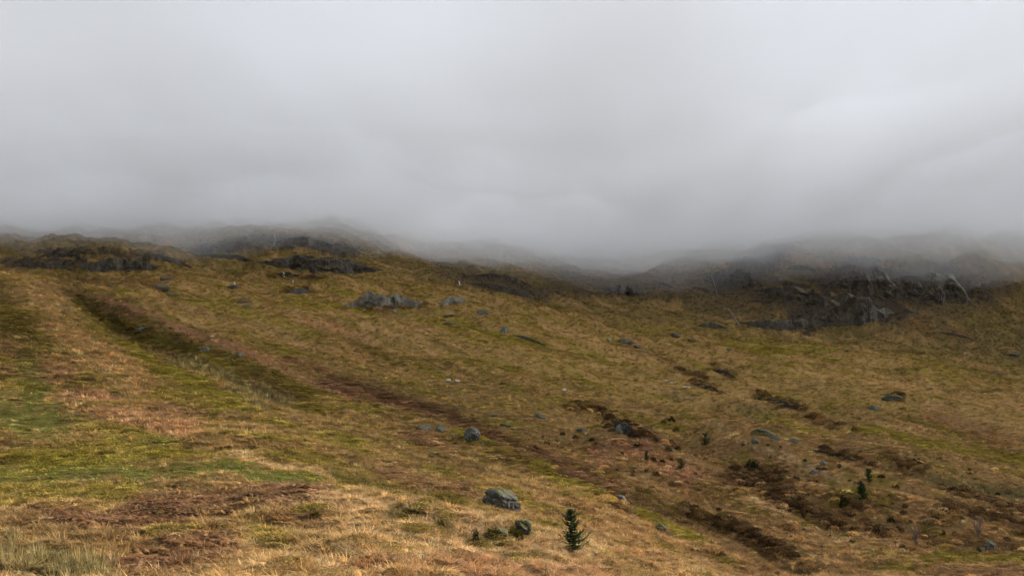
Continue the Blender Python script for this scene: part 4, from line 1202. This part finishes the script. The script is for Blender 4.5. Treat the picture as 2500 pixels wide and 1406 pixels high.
CRAGS = [
    ([(180, 648), (215, 664), (300, 664), (370, 661), (405, 648)], [(180, 632), (210, 626), (280, 621), (350, 625), (405, 642)], 'crag', 'long dark cliff under the rounded hilltop on the left'),
    ([(50, 648), (90, 655), (150, 657), (195, 665)], [(55, 640), (90, 634), (140, 645), (190, 657)], 'crag', 'low broken rocks left of the long dark left cliff'),
    ([(92, 627), (130, 629), (180, 627), (220, 618)], [(95, 617), (130, 602), (180, 603), (218, 608)], 'crag', 'upper rock band above the left end of the left cliff'),
    ([(370, 622), (410, 640), (470, 655)], [(372, 610), (410, 622), (468, 645)], 'crag', 'rough dark rocks running down from the right end of the left hilltop'),
    ([(615, 641), (680, 652), (760, 666), (830, 669), (900, 666), (945, 658)], [(615, 622), (680, 617), (760, 622), (830, 626), (890, 633), (942, 653)], 'crag', 'long cliff across the middle knoll below its misty top'),
    ([(478, 625), (560, 632), (622, 641)], [(480, 615), (550, 616), (620, 624)], 'crag', 'thin rock band left of the long middle cliff'),
    ([(670, 592), (740, 600), (830, 604)], [(675, 575), (740, 572), (825, 594)], 'crag', 'misty rocks on top of the middle knoll'),
    ([(836, 746), (880, 751), (950, 752), (1000, 747), (1045, 738)], [(838, 726), (880, 713), (930, 707), (975, 712), (1043, 733)], 'slab', 'broad grey slabby crag in the centre left of the slope'),
    ([(1065, 742), (1100, 744), (1150, 735)], [(1067, 733), (1105, 720), (1148, 730)], 'slab', 'smaller grey crag right of the broad grey crag'),
    ([(694, 714), (730, 719), (780, 712)], [(696, 705), (730, 700), (778, 706)], 'crag', 'dark hollow of rock left of the broad grey crag'),
    ([(650, 672), (700, 675), (790, 681)], [(652, 664), (700, 664), (788, 674)], 'crag', 'dark shelf crossed by the short white waterfall'),
    ([(553, 702), (572, 709), (588, 702)], [(554, 695), (572, 690), (586, 696)], 'crag', 'small dark cleft on the slope below the middle knoll'),
    ([(1798, 786), (1840, 798), (1900, 807), (1940, 805), (1990, 799), (2065, 795)], [(1800, 774), (1850, 773), (1900, 774), (1960, 776), (2063, 782)], 'crag', 'long low black cliff at the foot of the right hand crags'),
    ([(1965, 793), (2040, 796), (2100, 796), (2170, 774)], [(1970, 760), (2040, 715), (2110, 700), (2168, 735)], 'crag', 'big broken buttress above the right end of the long low black cliff'),
    ([(2025, 704), (2100, 716), (2180, 735), (2222, 720)], [(2028, 676), (2090, 645), (2150, 645), (2220, 690)], 'crag', 'large grey crag fading into cloud on the right'),
    ([(2240, 733), (2300, 746), (2375, 738)], [(2243, 690), (2290, 655), (2350, 660), (2373, 708)], 'crag', 'rounded crag in mist, rightmost of the right hand group'),
    ([(2135, 766), (2160, 768), (2185, 765)], [(2137, 754), (2160, 748), (2183, 756)], 'slab', 'pale rock patch low on the big broken buttress'),
    ([(1755, 690), (1800, 699), (1865, 700)], [(1757, 674), (1800, 652), (1862, 664)], 'crag', 'dark misty crag left of the large grey crag'),
    ([(1480, 712), (1520, 719), (1565, 720)], [(1482, 700), (1520, 690), (1563, 706)], 'crag', 'lone dark crag in the mist at the middle of the slope'),
    ([(1138, 690), (1200, 706), (1260, 721), (1335, 736)], [(1140, 683), (1200, 689), (1260, 705), (1333, 729)], 'crag', 'lower of two slanting rock ribs under the mist in the middle'),
    ([(1150, 672), (1230, 681), (1305, 700)], [(1152, 664), (1230, 667), (1303, 692)], 'crag', 'upper of two slanting rock ribs under the mist in the middle'),
    ([(1250, 818), (1290, 832), (1335, 846)], [(1252, 810), (1290, 822), (1333, 836)], 'crag', 'short dark scarp slanting across the middle slope'),
    ([(1698, 796), (1740, 801), (1778, 803)], [(1700, 789), (1740, 784), (1776, 794)], 'crag', 'low dark outcrop left of the long low black cliff'),
    ([(1485, 1040), (1520, 1059), (1566, 1066)], [(1488, 1032), (1520, 1025), (1563, 1046)], 'crag', 'black rocky bank of the peat hollow above the straw mound'),
    ([(1972, 1099), (2030, 1109), (2090, 1127)], [(1974, 1092), (2030, 1096), (2088, 1117)], 'crag', 'long black peat scarp across the right hand slope'),
    ([(1850, 972), (1900, 988), (1955, 1004)], [(1852, 964), (1900, 974), (1953, 993)], 'crag', 'dark eroded bank of the burn, upper stretch on the right'),
    ([(1985, 1028), (2040, 1046)], [(1987, 1018), (2038, 1033)], 'crag', 'dark eroded bank of the burn, lower stretch on the right'),
    ([(1690, 938), (1730, 952), (1765, 962)], [(1692, 931), (1730, 941), (1763, 954)], 'crag', 'dark bank beside the small waterfall in the burn'),
    ([(1740, 905), (1770, 918), (1800, 926)], [(1742, 895), (1770, 902), (1798, 917)], 'crag', 'brown bank above the small waterfall in the burn'),
    ([(1885, 688), (1930, 700), (1980, 703)], [(1887, 682), (1930, 682), (1978, 692)], 'crag', 'small rock step right of the dark misty crag'),
    ([(1985, 735), (2022, 743)], [(1987, 727), (2020, 730)], 'crag', 'small rock step at the upper left of the big broken buttress'),
    ([(2198, 760), (2245, 766)], [(2200, 752), (2243, 757)], 'crag', 'low rocks right of the big broken buttress'),
    ([(1826, 735), (1885, 743)], [(1828, 728), (1883, 735)], 'crag', 'thin rock line above the long low black cliff'),
    ([(1900, 722), (1955, 732)], [(1902, 713), (1953, 721)], 'crag', 'second thin rock line above the long low black cliff, higher to the right'),
    ([(2212, 703), (2248, 708)], [(2214, 684), (2246, 688)], 'crag', 'rock rib between the large grey crag and the rounded crag'),
    ([(2378, 702), (2425, 694)], [(2380, 688), (2423, 682)], 'crag', 'rocks right of the rounded crag near the right edge'),
    ([(1920, 657), (1995, 662)], [(1922, 642), (1993, 648)], 'crag', 'misty rocks above the small rock step'),
    ([(2075, 640), (2155, 638)], [(2077, 628), (2153, 624)], 'crag', 'faint rocks in mist above the large grey crag'),
    ([(1598, 690), (1645, 702)], [(1600, 682), (1643, 693)], 'crag', 'small dark rocks right of the lone dark crag in the mist'),
    ([(1688, 702), (1735, 714)], [(1690, 694), (1733, 704)], 'crag', 'small dark rocks beside the dim streak of water'),
    ([(2185, 722), (2230, 730), (2270, 736)], [(2187, 690), (2230, 668), (2268, 692)], 'crag', 'dark rock face joining the large grey crag to the rounded crag'),
    ([(1845, 708), (1930, 738), (2045, 748)], [(1847, 690), (1930, 692), (2043, 716)], 'crag', 'broad dark rock face left of the big broken buttress'),
    ([(2290, 812), (2340, 822), (2390, 834)], [(2292, 806), (2340, 814), (2388, 827)], 'crag', 'brown rocky scar on the slope under the rounded crag'),
]
for q, (b, t, m, lab) in enumerate(CRAGS):
    crag(b, t, 'peat' if 23 <= q < 29 else m, lab, 100 + q * 3, name='peat_bank' if 23 <= q < 29 else 'crag', cat='peat bank' if 23 <= q < 29 else 'crag', tail=0.9 if 21 <= q < 29 else 1.5)


# ------------------------------------------------------------------ running water
def waterfall(line, wp, label, seed):
    pts = []
    for (x0, y0), (x1, y1) in zip(line[:-1], line[1:]):
        m = max(2, int(math.hypot(x1 - x0, y1 - y0) / 1.5))
        for k in range(m):
            t = k / m
            pts.append((x0 + (x1 - x0) * t, y0 + (y1 - y0) * t))
    pts.append(line[-1])
    W3 = [at(*p) for p in pts]
    dist = float(np.median([p.y for p in W3]))
    vs, fs = [], []
    for k, (a, p) in enumerate(zip(pts, W3)):
        d = min(p.y, dist * 1.04) - 1.6
        c = Vector(((a[0] - CX) / F_PX * d, d, (HOR - a[1]) / F_PX * d))
        w = wp * d / F_PX * (0.7 + 0.5 * random.random())
        jx_ = 0.7 * w * random.uniform(-1, 1)
        for q, (ox, oy) in enumerate(((-0.5, 0.3), (-0.2, -0.12), (0.2, -0.12), (0.5, 0.3))):
            vs.append((c.x + ox * w + jx_, c.y + oy * w, c.z))
        vs.append((c.x + jx_, c.y + 1.6, c.z - 0.1))
        if k:
            b, e = (k - 1) * 5, k * 5
            for q in range(3):
                fs.append((b + q, b + q + 1, e + q + 1, e + q))
            fs.append((b + 3, b + 4, e + 4, e + 3))
            fs.append((b + 4, b, e, e + 4))
    o = mesh_obj('waterfall', vs, fs, MAT['stream' if wp < 1.4 else 'water'])
    tag(o, label, 'waterfall')


waterfall([(669, 572), (672, 588), (667, 600)], 0.9, 'faint thread of water in the cleft at the misty top of the middle knoll', 1)
waterfall([(692, 664), (693, 676)], 3.2, 'short bright waterfall dropping over the dark shelf below the middle cliff', 2)
waterfall([(716, 683), (714, 691)], 2.2, 'tiny waterfall just below and right of the short bright one', 3)
waterfall([(571, 688), (574, 702)], 1.6, 'thin trickle in the small dark cleft', 4)
waterfall([(1118, 685), (1121, 690), (1124, 696)], 2.6, 'small waterfall right of the middle knoll, above the smaller grey crag', 5)
waterfall([(1777, 752), (1788, 766), (1799, 781), (1806, 796)], 1.2, 'long slanting stream at the left end of the long low black cliff', 6)
waterfall([(1695, 930), (1704, 936), (1708, 939), (1711, 945)], 3.0, 'small white fall in the burn in the middle of the slope', 7)
waterfall([(1485, 825), (1492, 833)], 2.0, 'short white streak of water left of the long grey rock by the burn', 8)
waterfall([(1737, 672), (1745, 692), (1752, 724)], 0.5, 'dim streak of water coming out of the cloud above the right hand slope', 9)


# ------------------------------------------------------------------ trees, bushes
def tube(pts, rad, sides=6):
    vs, fs = [], []
    for k, (p, r) in enumerate(zip(pts, rad)):
        for q in range(sides):
            a = q / sides * 2 * math.pi
            vs.append((p[0] + r * math.cos(a), p[1] + r * math.sin(a), p[2]))
        if k:
            b, e = (k - 1) * sides, k * sides
            for q in range(sides):
                fs.append((b + q, b + (q + 1) % sides, e + (q + 1) % sides, e + q))
    return vs, fs


def conifer(px, py, hp, wp, label, seed, detail=1.0, profile=None, lean=0.0, group=None):
    p = at(px, py)
    k = p.y / F_PX
    h, w = hp * k, wp * k
    r = np.random.default_rng(seed)
    root = bpy.data.objects.new('conifer', None)
    COL.objects.link(root)
    root.location = p
    tag(root, label, 'conifer', group)
    tp = [(lean * h * t + 0.02 * h * math.sin(t * 5), 0.01 * h * math.sin(t * 7), h * t - 0.05) for t in np.linspace(0, 0.97, 12)]
    tr = [max(0.004, 0.022 * h * (1 - t) + 0.003) for t in np.linspace(0, 1, 12)]
    v, f = tube(tp, tr, 7)
    if profile is None:
        profile = [(0.03, 0.8), (0.15, 1.0), (0.4, 0.8), (0.7, 0.45), (1.0, 0.05)]
    P = Proto()
    wood = Proto()
    wood.add(v, f)
    nwh = int(15 * detail + 5)
    for q in range(nwh):
        t = 0.04 + 0.95 * (q + 0.5 * r.random()) / nwh
        rad = float(np.interp(t, [a for a, _ in profile], [b for _, b in profile])) * w / 2
        if rad < 0.012 * h:
            rad = 0.012 * h
        nb = int(3 + 3 * detail * r.random()) if rad > 0.05 * w else 3
        for b in range(nb):
            a = r.random() * 2 * math.pi
            L = rad * (0.35 + 0.85 * r.random()) * (1 + 0.12 * math.cos(a))
            up = 0.10 + 0.35 * t + 0.12 * r.normal()
            base = np.array([np.interp(t, np.linspace(0, 0.97, 12), [c[0] for c in tp]), 0, h * t])
            d = np.array([math.cos(a), math.sin(a), 0])
            sd = np.array([-d[1], d[0], 0])
            ns = max(3, int(7 * detail))
            prev = base
            for s in range(1, ns + 1):
                u = s / ns
                c = base + d * L * u + np.array([0, 0, L * (up * u + 0.25 * u * u - 0.12 * math.sin(u * 3.1))])
                wd = 0.012 * h * (1 - 0.7 * u)
                wood.add([prev - sd * wd * 0.4, prev + sd * wd * 0.4, c + sd * wd * 0.3, c - sd * wd * 0.3], [(0, 1, 2, 3)])
                # needle sprays on both sides and above
                for g in range(int(2 + 2.6 * detail) if detail > 1 else 9):
                    o_ = prev + (c - prev) * r.random()
                    sg = 1 if r.random() < 0.5 else -1
                    dirv = d * (0.5 + 0.5 * r.random()) + sd * sg * (0.3 + 0.8 * r.random()) + np.array([0, 0, 0.6 * r.random() - 0.1])
                    ln = (0.032 + 0.034 * r.random()) * h * (0.75 + 0.45 * (1 - u)) * min(1.0, rad / (0.08 * h))
                    nrm = np.cross(dirv, r.normal(size=3))
                    nrm = nrm / (np.linalg.norm(nrm) + 1e-6) * (0.024 if detail < 1 else 0.006) * h
                    P.add([o_ - nrm * 0.6, o_ + nrm * 0.6, o_ + dirv * ln * 0.6 + nrm, o_ + dirv * ln, o_ + dirv * ln * 0.6 - nrm], [(0, 1, 2, 3, 4)])
                prev = c
    cr = mesh_obj('crown', P.v, P.f, MAT['needles'], root, smooth=False)
    mesh_obj('trunk', wood.v, wood.f, MAT['bark'], root, smooth=False)
    return root


conifer(1397, 1345, 106, 90, 'nearest young conifer, dark green with a gap showing its bare stem half way up', 5, 1.6,
        [(0.0, 0.35), (0.08, 0.6), (0.2, 0.95), (0.28, 1.05), (0.36, 0.6), (0.44, 0.16), (0.51, 0.2), (0.57, 0.5), (0.64, 0.72), (0.74, 0.5), (0.86, 0.24), (1.0, 0.02)], lean=-0.02)
round_p = [(0.0, 0.5), (0.15, 0.9), (0.4, 1.0), (0.65, 0.8), (0.85, 0.5), (1.0, 0.15)]
conifer(2104, 1228, 50, 34, 'dark young conifer on the right slope, lower of the two near the peat scarp', 6, 0.9, round_p)
conifer(2121, 1177, 34, 28, 'rounded young conifer on the right slope, upper of the two near the peat scarp', 7, 0.8, round_p)
conifer(1722, 1090, 32, 32, 'rounded dark conifer right of the straw mound, beyond its crest', 8, 0.8, round_p)
conifer(1661, 1145, 27, 24, 'small green conifer on the right flank of the straw mound', 9, 0.8, round_p)
conifer(1578, 1125, 23, 20, 'smallest conifer, on top of the straw mound', 10, 0.8)


def bare_tree(px, py, hp, wp, label, seed):
    p = at(px, py)
    k = p.y / F_PX
    h, w = hp * k, wp * k
    r = np.random.default_rng(seed)
    root = bpy.data.objects.new('bare_sapling', None)
    COL.objects.link(root)
    root.location = p
    tag(root, label, 'sapling')
    T, B = Proto(), Proto()
    for s in range(3):
        a = s * 2.1 + r.random()
        tip = np.array([0.28 * w * math.cos(a), 0.28 * w * math.sin(a), h * (0.75 + 0.3 * r.random())])
        pts = [tip * t + np.array([0.03 * h * math.sin(t * 6 + s), 0.03 * h * math.cos(t * 5), 0]) for t in np.linspace(0, 1, 7)]
        v, f = tube(pts, [0.020 * h * (1 - 0.85 * t) for t in np.linspace(0, 1, 7)], 5)
        T.add(v, f)
        for q in range(16):
            t = 0.25 + 0.7 * r.random()
            o_ = np.array([np.interp(t, np.linspace(0, 1, 7), [c[j] for c in pts]) for j in range(3)])
            b = r.random() * 6.283
            L = (0.18 + 0.25 * r.random()) * h * (1.1 - 0.6 * t)
            e = o_ + np.array([math.cos(b) * L * 0.7 * w / h * 1.2, math.sin(b) * L * 0.7 * w / h * 1.2, L * 0.9])
            v, f = tube([o_, (o_ + e) / 2 + r.normal(size=3) * 0.02 * h, e], [0.008 * h, 0.006 * h, 0.003 * h], 4)
            B.add(v, f)
            for g in range(4):
                u = 0.3 + 0.7 * r.random()
                o2 = o_ + (e - o_) * u
                e2 = o2 + r.normal(size=3) * 0.06 * h + np.array([0, 0, 0.09 * h])
                v, f = tube([o2, e2], [0.0045 * h, 0.002 * h], 3)
                B.add(v, f)
    mesh_obj('trunk', T.v, T.f, MAT['twigs'], root)
    mesh_obj('crown', B.v, B.f, MAT['twigs'], root)


bare_tree(2387, 1311, 48, 40, 'leafless purplish sapling near the grey boulder at the right', 3)
bare_tree(2236, 1337, 46, 26, 'leafless brown sapling on the straw slope left of the purplish one', 4)


def bush_mesh(seed, nf=420, fine=0.10):
    """Woody bush: upright sprigs filling an uneven mound."""
    r = np.random.default_rng(seed)
    P = Proto()
    for k in range(nf):
        a, q = r.random() * 6.283, r.random() ** 0.5
        lump = 0.8 + 0.28 * math.sin(a * 3 + seed) * q
        ph = math.acos(r.random())
        rr_ = (0.55 + 0.45 * r.random() ** 0.4) * lump
        c = np.array([0.5 * rr_ * math.sin(ph) * math.cos(a), 0.5 * rr_ * math.sin(ph) * math.sin(a), rr_ * math.cos(ph) * (0.95 + 0.1 * math.sin(a * 5))])
        b = r.random() * 6.283
        s = fine * (0.6 + 0.8 * r.random())
        ux = np.array([math.cos(b), math.sin(b), 0.4 * r.normal()]) * 0.5
        uy = np.array([c[0] * 1.2 + 0.3 * r.normal(), c[1] * 1.2 + 0.3 * r.normal(), 0.9])
        P.add([c - ux * s * 0.5, c + ux * s * 0.5, c + ux * s * 0.2 + uy * s, c - ux * s * 0.3 + uy * s * 0.9], [(0, 1, 2, 3)])
    return P


BM = {}
BM['rush'] = []
for sd in (31, 32):
    P = proto_tussock(sd, 150, 0.35, 1.0, 0.035)
    o = mesh_obj('rush', [q * np.array([1.1, 1.1, 1]) for q in P.v], P.f, plant_material('rush_blades', 0.25, 0.4, color=(0.07, 0.072, 0.03)), smooth=False, link=False)
    BM['rush'].append(o.data)
    bpy.data.objects.remove(o)
for nm, sd, mt in (('heather', 1, 'heather'), ('heather', 2, 'heather'), ('heather', 3, 'heather'), ('bush', 4, 'bush'), ('bush', 5, 'bush'), ('dark_moss', 6, 'dark_moss'), ('dark_moss', 7, 'dark_moss')):
    P = bush_mesh(sd, 520 if nm != 'heather' else 360)
    o = mesh_obj(nm, P.v, P.f, MAT[mt], smooth=False, link=False)
    BM.setdefault(nm, []).append(o.data)
    bpy.data.objects.remove(o)


def bush(kind, name, px, py, wp, hp, label, cat, group=None):
    p = at(px, py)
    k = p.y / F_PX
    o = bpy.data.objects.new(name, random.choice(BM[kind]))
    COL.objects.link(o)
    o.location = p - Vector((0, 0, 0.04))
    o.scale = (wp * k, wp * k * 0.9, hp * k)
    o.rotation_euler = (0, 0, random.random() * 6.28)
    tag(o, label, cat, group)
    return o


bush('bush', 'bush', 1834, 1146, 44, 26, 'dark evergreen bush over grey rock above the big heather patch', 'bush')
bush('bush', 'bush', 1807, 1150, 18, 13, 'small dark bush beside the tiny white stone, left of the evergreen bush', 'bush')
bush('bush', 'bush', 2060, 1238, 28, 32, 'dark bush between the heather bank and the lower young conifer', 'bush')
bush('bush', 'bush', 1744, 1124, 14, 11, 'small round bush below the rounded dark conifer', 'bush')
bush('bush', 'bush', 1786, 1125, 14, 11, 'small round bush left of the evergreen bush, on the straw brow', 'bush')
bush('bush', 'bush', 2175, 1275, 24, 18, 'dark green bush on the straw slope below the two young conifers', 'bush')
bush('heather', 'heather_bush', 2144, 1306, 48, 27, 'largest dark heather bush on the lower right slope', 'heather bush')
bush('heather', 'heather_bush', 2195, 1298, 30, 18, 'dark heather bush right of the largest one', 'heather bush')
bush('heather', 'heather_bush', 2205, 1338, 24, 12, 'low heather bush at the foot of the leafless brown sapling', 'heather bush')
bush('heather', 'heather_bush', 2303, 1309, 18, 18, 'upright heather bush between the two leafless saplings', 'heather bush')
bush('bush', 'bush', 2282, 1267, 26, 11, 'low green bush on the brow above the leafless saplings', 'bush')
bush('heather', 'heather_bush', 2326, 1342, 32, 13, 'low heather bush at the edge of the flat green ground', 'heather bush')
bush('heather', 'heather_bush', 2385, 1345, 24, 13, 'dark heather bush leaning on the small grey rock by the flat green ground', 'heather bush')
bush('bush', 'bush', 1631, 1100, 24, 12, 'black bush in the shaded dip behind the straw mound', 'bush')
bush('bush', 'bush', 1636, 1030, 36, 16, 'dark bush on the brow above the peat hollow', 'bush')
bush('bush', 'juniper_bush', 1162, 1318, 20, 36, 'narrow upright dark bush at the left end of the dark olive moss hummock', 'bush')
bush('dark_moss', 'moss_hummock', 1204, 1306, 50, 26, 'dark olive moss hummock between the narrow upright bush and the half sunk rock', 'moss hummock')
bush('dark_moss', 'moss_hummock', 1252, 1304, 34, 24, 'olive moss hummock between the half sunk rock and the tall moss covered boulder', 'moss hummock')
bush('dark_moss', 'moss_hummock', 1266, 1314, 34, 30, 'dark moss hummock growing up the left side of the tall moss covered boulder', 'moss hummock')
bush('dark_moss', 'moss_hummock', 1075, 1284, 30, 24, 'dark moss hummock on the pale knoll, left of the narrow upright bush', 'moss hummock')
bush('dark_moss', 'moss_hummock', 1004, 1252, 58, 16, 'broad dark moss hummock along the knoll crest', 'moss hummock')
bush('dark_moss', 'moss_hummock', 768, 1262, 40, 24, 'olive moss hummock at the end of the red bracken strip', 'moss hummock')
bush('dark_moss', 'moss_hummock', 1054, 1302, 26, 16, 'small dark moss hummock below the dark one on the knoll', 'moss hummock')
bush('dark_moss', 'moss_hummock', 1322, 1326, 40, 14, 'mossy bank in the grass between tall mossy boulder and nearest conifer', 'moss hummock')
bush('dark_moss', 'moss_hummock', 1290, 1368, 44, 18, 'mossy hummock in the pale grass below the tall mossy boulder', 'moss hummock')
bush('dark_moss', 'moss_hummock', 1215, 1330, 40, 12, 'low moss hummock in front of the half sunk rock', 'moss hummock')
bush('heather', 'heather_bush', 1212, 1262, 20, 12, 'small red brown heather bush in front of the largest grey boulder', 'heather bush')
bush('rush', 'rush_clump', 283, 969, 70, 18, 'isolated dark clump of rushes on the left straw slope', 'rush clump')
bush('rush', 'rush_clump', 1032, 1115, 70, 14, 'green clump of rushes below the long flat grey rock', 'rush clump')
bush('heather', 'bare_shrub', 2087, 1052, 24, 15, 'grey leafless shrub at the end of the burn on the right', 'shrub')

# many like bushes along the right-hand banks
zones = [
    ((1430, 1010, 1700, 1110), 30, 'low dark heather bush around the peat hollow'),
    ((1440, 1120, 1800, 1240), 46, 'low dark heather bush on the front of the straw mound'),
    ((1800, 1080, 2120, 1230), 36, 'low dark heather bush on the slope between the peat scarp and the big heather patch'),
    ((1650, 1240, 2050, 1370), 56, 'low dark heather bush along the heather bank above the bottom edge'),
    ((2060, 1230, 2480, 1350), 50, 'low dark heather bush on the straw slope around the leafless saplings'),
    ((2150, 1100, 2500, 1225), 26, 'low dark heather bush beyond the rush strip at the far right'),
    ((1280, 1040, 1420, 1140), 18, 'low dark heather bush on the flank left of the straw mound'),
]
for (x0, y0, x1, y1), cnt, lab in zones:
    for q in range(cnt):
        px, py = random.uniform(x0, x1), random.uniform(y0, y1)
        w = random.choice((6, 8, 8, 10, 12, 14, 18, 22))
        bush('heather' if random.random() < 0.7 else 'bush', 'heather_bush', px, py, w, w * random.uniform(0.45, 0.75), lab, 'heather bush', lab.replace('low dark heather bush', 'small heather bushes'))


# ------------------------------------------------------------------ sheep
def sheep_meshes():
    def loft(rings, sides=10):
        vs, fs = [], []
        for k, (c, ry, rz_) in enumerate(rings):
            for q in range(sides):
                a = q / sides * 2 * math.pi
                vs.append((c[0], c[1] + ry * math.cos(a), c[2] + rz_ * math.sin(a)))
            if k:
                b, e = (k - 1) * sides, k * sides
                for q in range(sides):
                    fs.append((b + q, b + (q + 1) % sides, e + (q + 1) % sides, e + q))
        fs.append(tuple(range(sides))[::-1])
        fs.append(tuple(range(len(vs) - sides, len(vs))))
        return vs, fs
    B = Proto()
    B.add(*loft([((-0.56, 0, 0.62), 0.05, 0.06), ((-0.50, 0, 0.62), 0.20, 0.20), ((-0.30, 0, 0.60), 0.27, 0.27), ((0.0, 0, 0.58), 0.30, 0.29), ((0.28, 0, 0.60), 0.26, 0.27),
                 ((0.45, 0, 0.66), 0.19, 0.21), ((0.55, 0, 0.72), 0.13, 0.15), ((0.62, 0, 0.74), 0.06, 0.08)]))
    H = Proto()
    H.add(*loft([((0.52, 0, 0.74), 0.09, 0.10), ((0.64, 0, 0.70), 0.09, 0.10), ((0.76, 0, 0.60), 0.07, 0.075), ((0.86, 0, 0.50), 0.045, 0.05)], 8))
    for s in (-1, 1):
        H.add([(0.60, s * 0.07, 0.78), (0.66, s * 0.07, 0.76), (0.60, s * 0.19, 0.75)], [(0, 1, 2)])
    L = []
    for x, y in ((-0.36, -0.13), (-0.36, 0.13), (0.32, -0.12), (0.32, 0.12)):
        Q = Proto()
        kx = -0.05 if x < 0 else 0.02
        Q.add(*tube([(x, y, -0.02), (x, y, 0.06), (x + kx, y, 0.22), (x, y, 0.45)], [0.03, 0.025, 0.03, 0.06], 6))
        L.append(Q)
    return B, H, L


SB, SH, SL = sheep_meshes()
SDATA = None


def sheep(px, py, turn, label, size=0.68):
    global SDATA
    p = at(px, py)
    root = None
    if SDATA is None:
        b = mesh_obj('sheep', SB.v, SB.f, MAT['wool'], link=False)
        h = mesh_obj('head', SH.v, SH.f, MAT['sheep_face'], link=False)
        ls = [mesh_obj('leg', q.v, q.f, MAT['sheep_face'], link=False) for q in SL]
        SDATA = (b, h, ls)
    b, h, ls = SDATA
    root = b.copy()
    COL.objects.link(root)
    for q in (h, *ls):
        c = q.copy()
        COL.objects.link(c)
        c.parent = root
    root.location = p
    root.rotation_euler = (0, 0, turn)
    root.scale = (size,) * 3
    tag(root, label, 'sheep', 'sheep grazing on the hillside')


sheep(1626, 933, 3.0, 'left sheep of the upper pair grazing left of the small fall in the burn')
sheep(1639, 938, 0.3, 'right sheep of the upper pair grazing left of the small fall in the burn')
sheep(1672, 949, 0.2, 'left sheep of the lower pair grazing just below the small fall')
sheep(1682, 950, 2.8, 'right sheep of the lower pair grazing just below the small fall')
sheep(1095, 934, 0.1, 'left sheep of two on the straw slope above the gully strip')
sheep(1117, 936, 3.2, 'right sheep of two on the straw slope above the gully strip')
sheep(1377, 957, 0.4, 'lone sheep on the straw slope between the two pairs')
sheep(1092, 746, 0.0, 'sheep beside the pale block near the smaller grey crag')
sheep(890, 759, 0.2, 'sheep on the green grass under the broad grey crag')
sheep(2355, 866, 0.5, 'lone sheep high on the right hand slope under the crags')
for q in (SDATA[0], SDATA[1], *SDATA[2]):
    bpy.data.objects.remove(q)
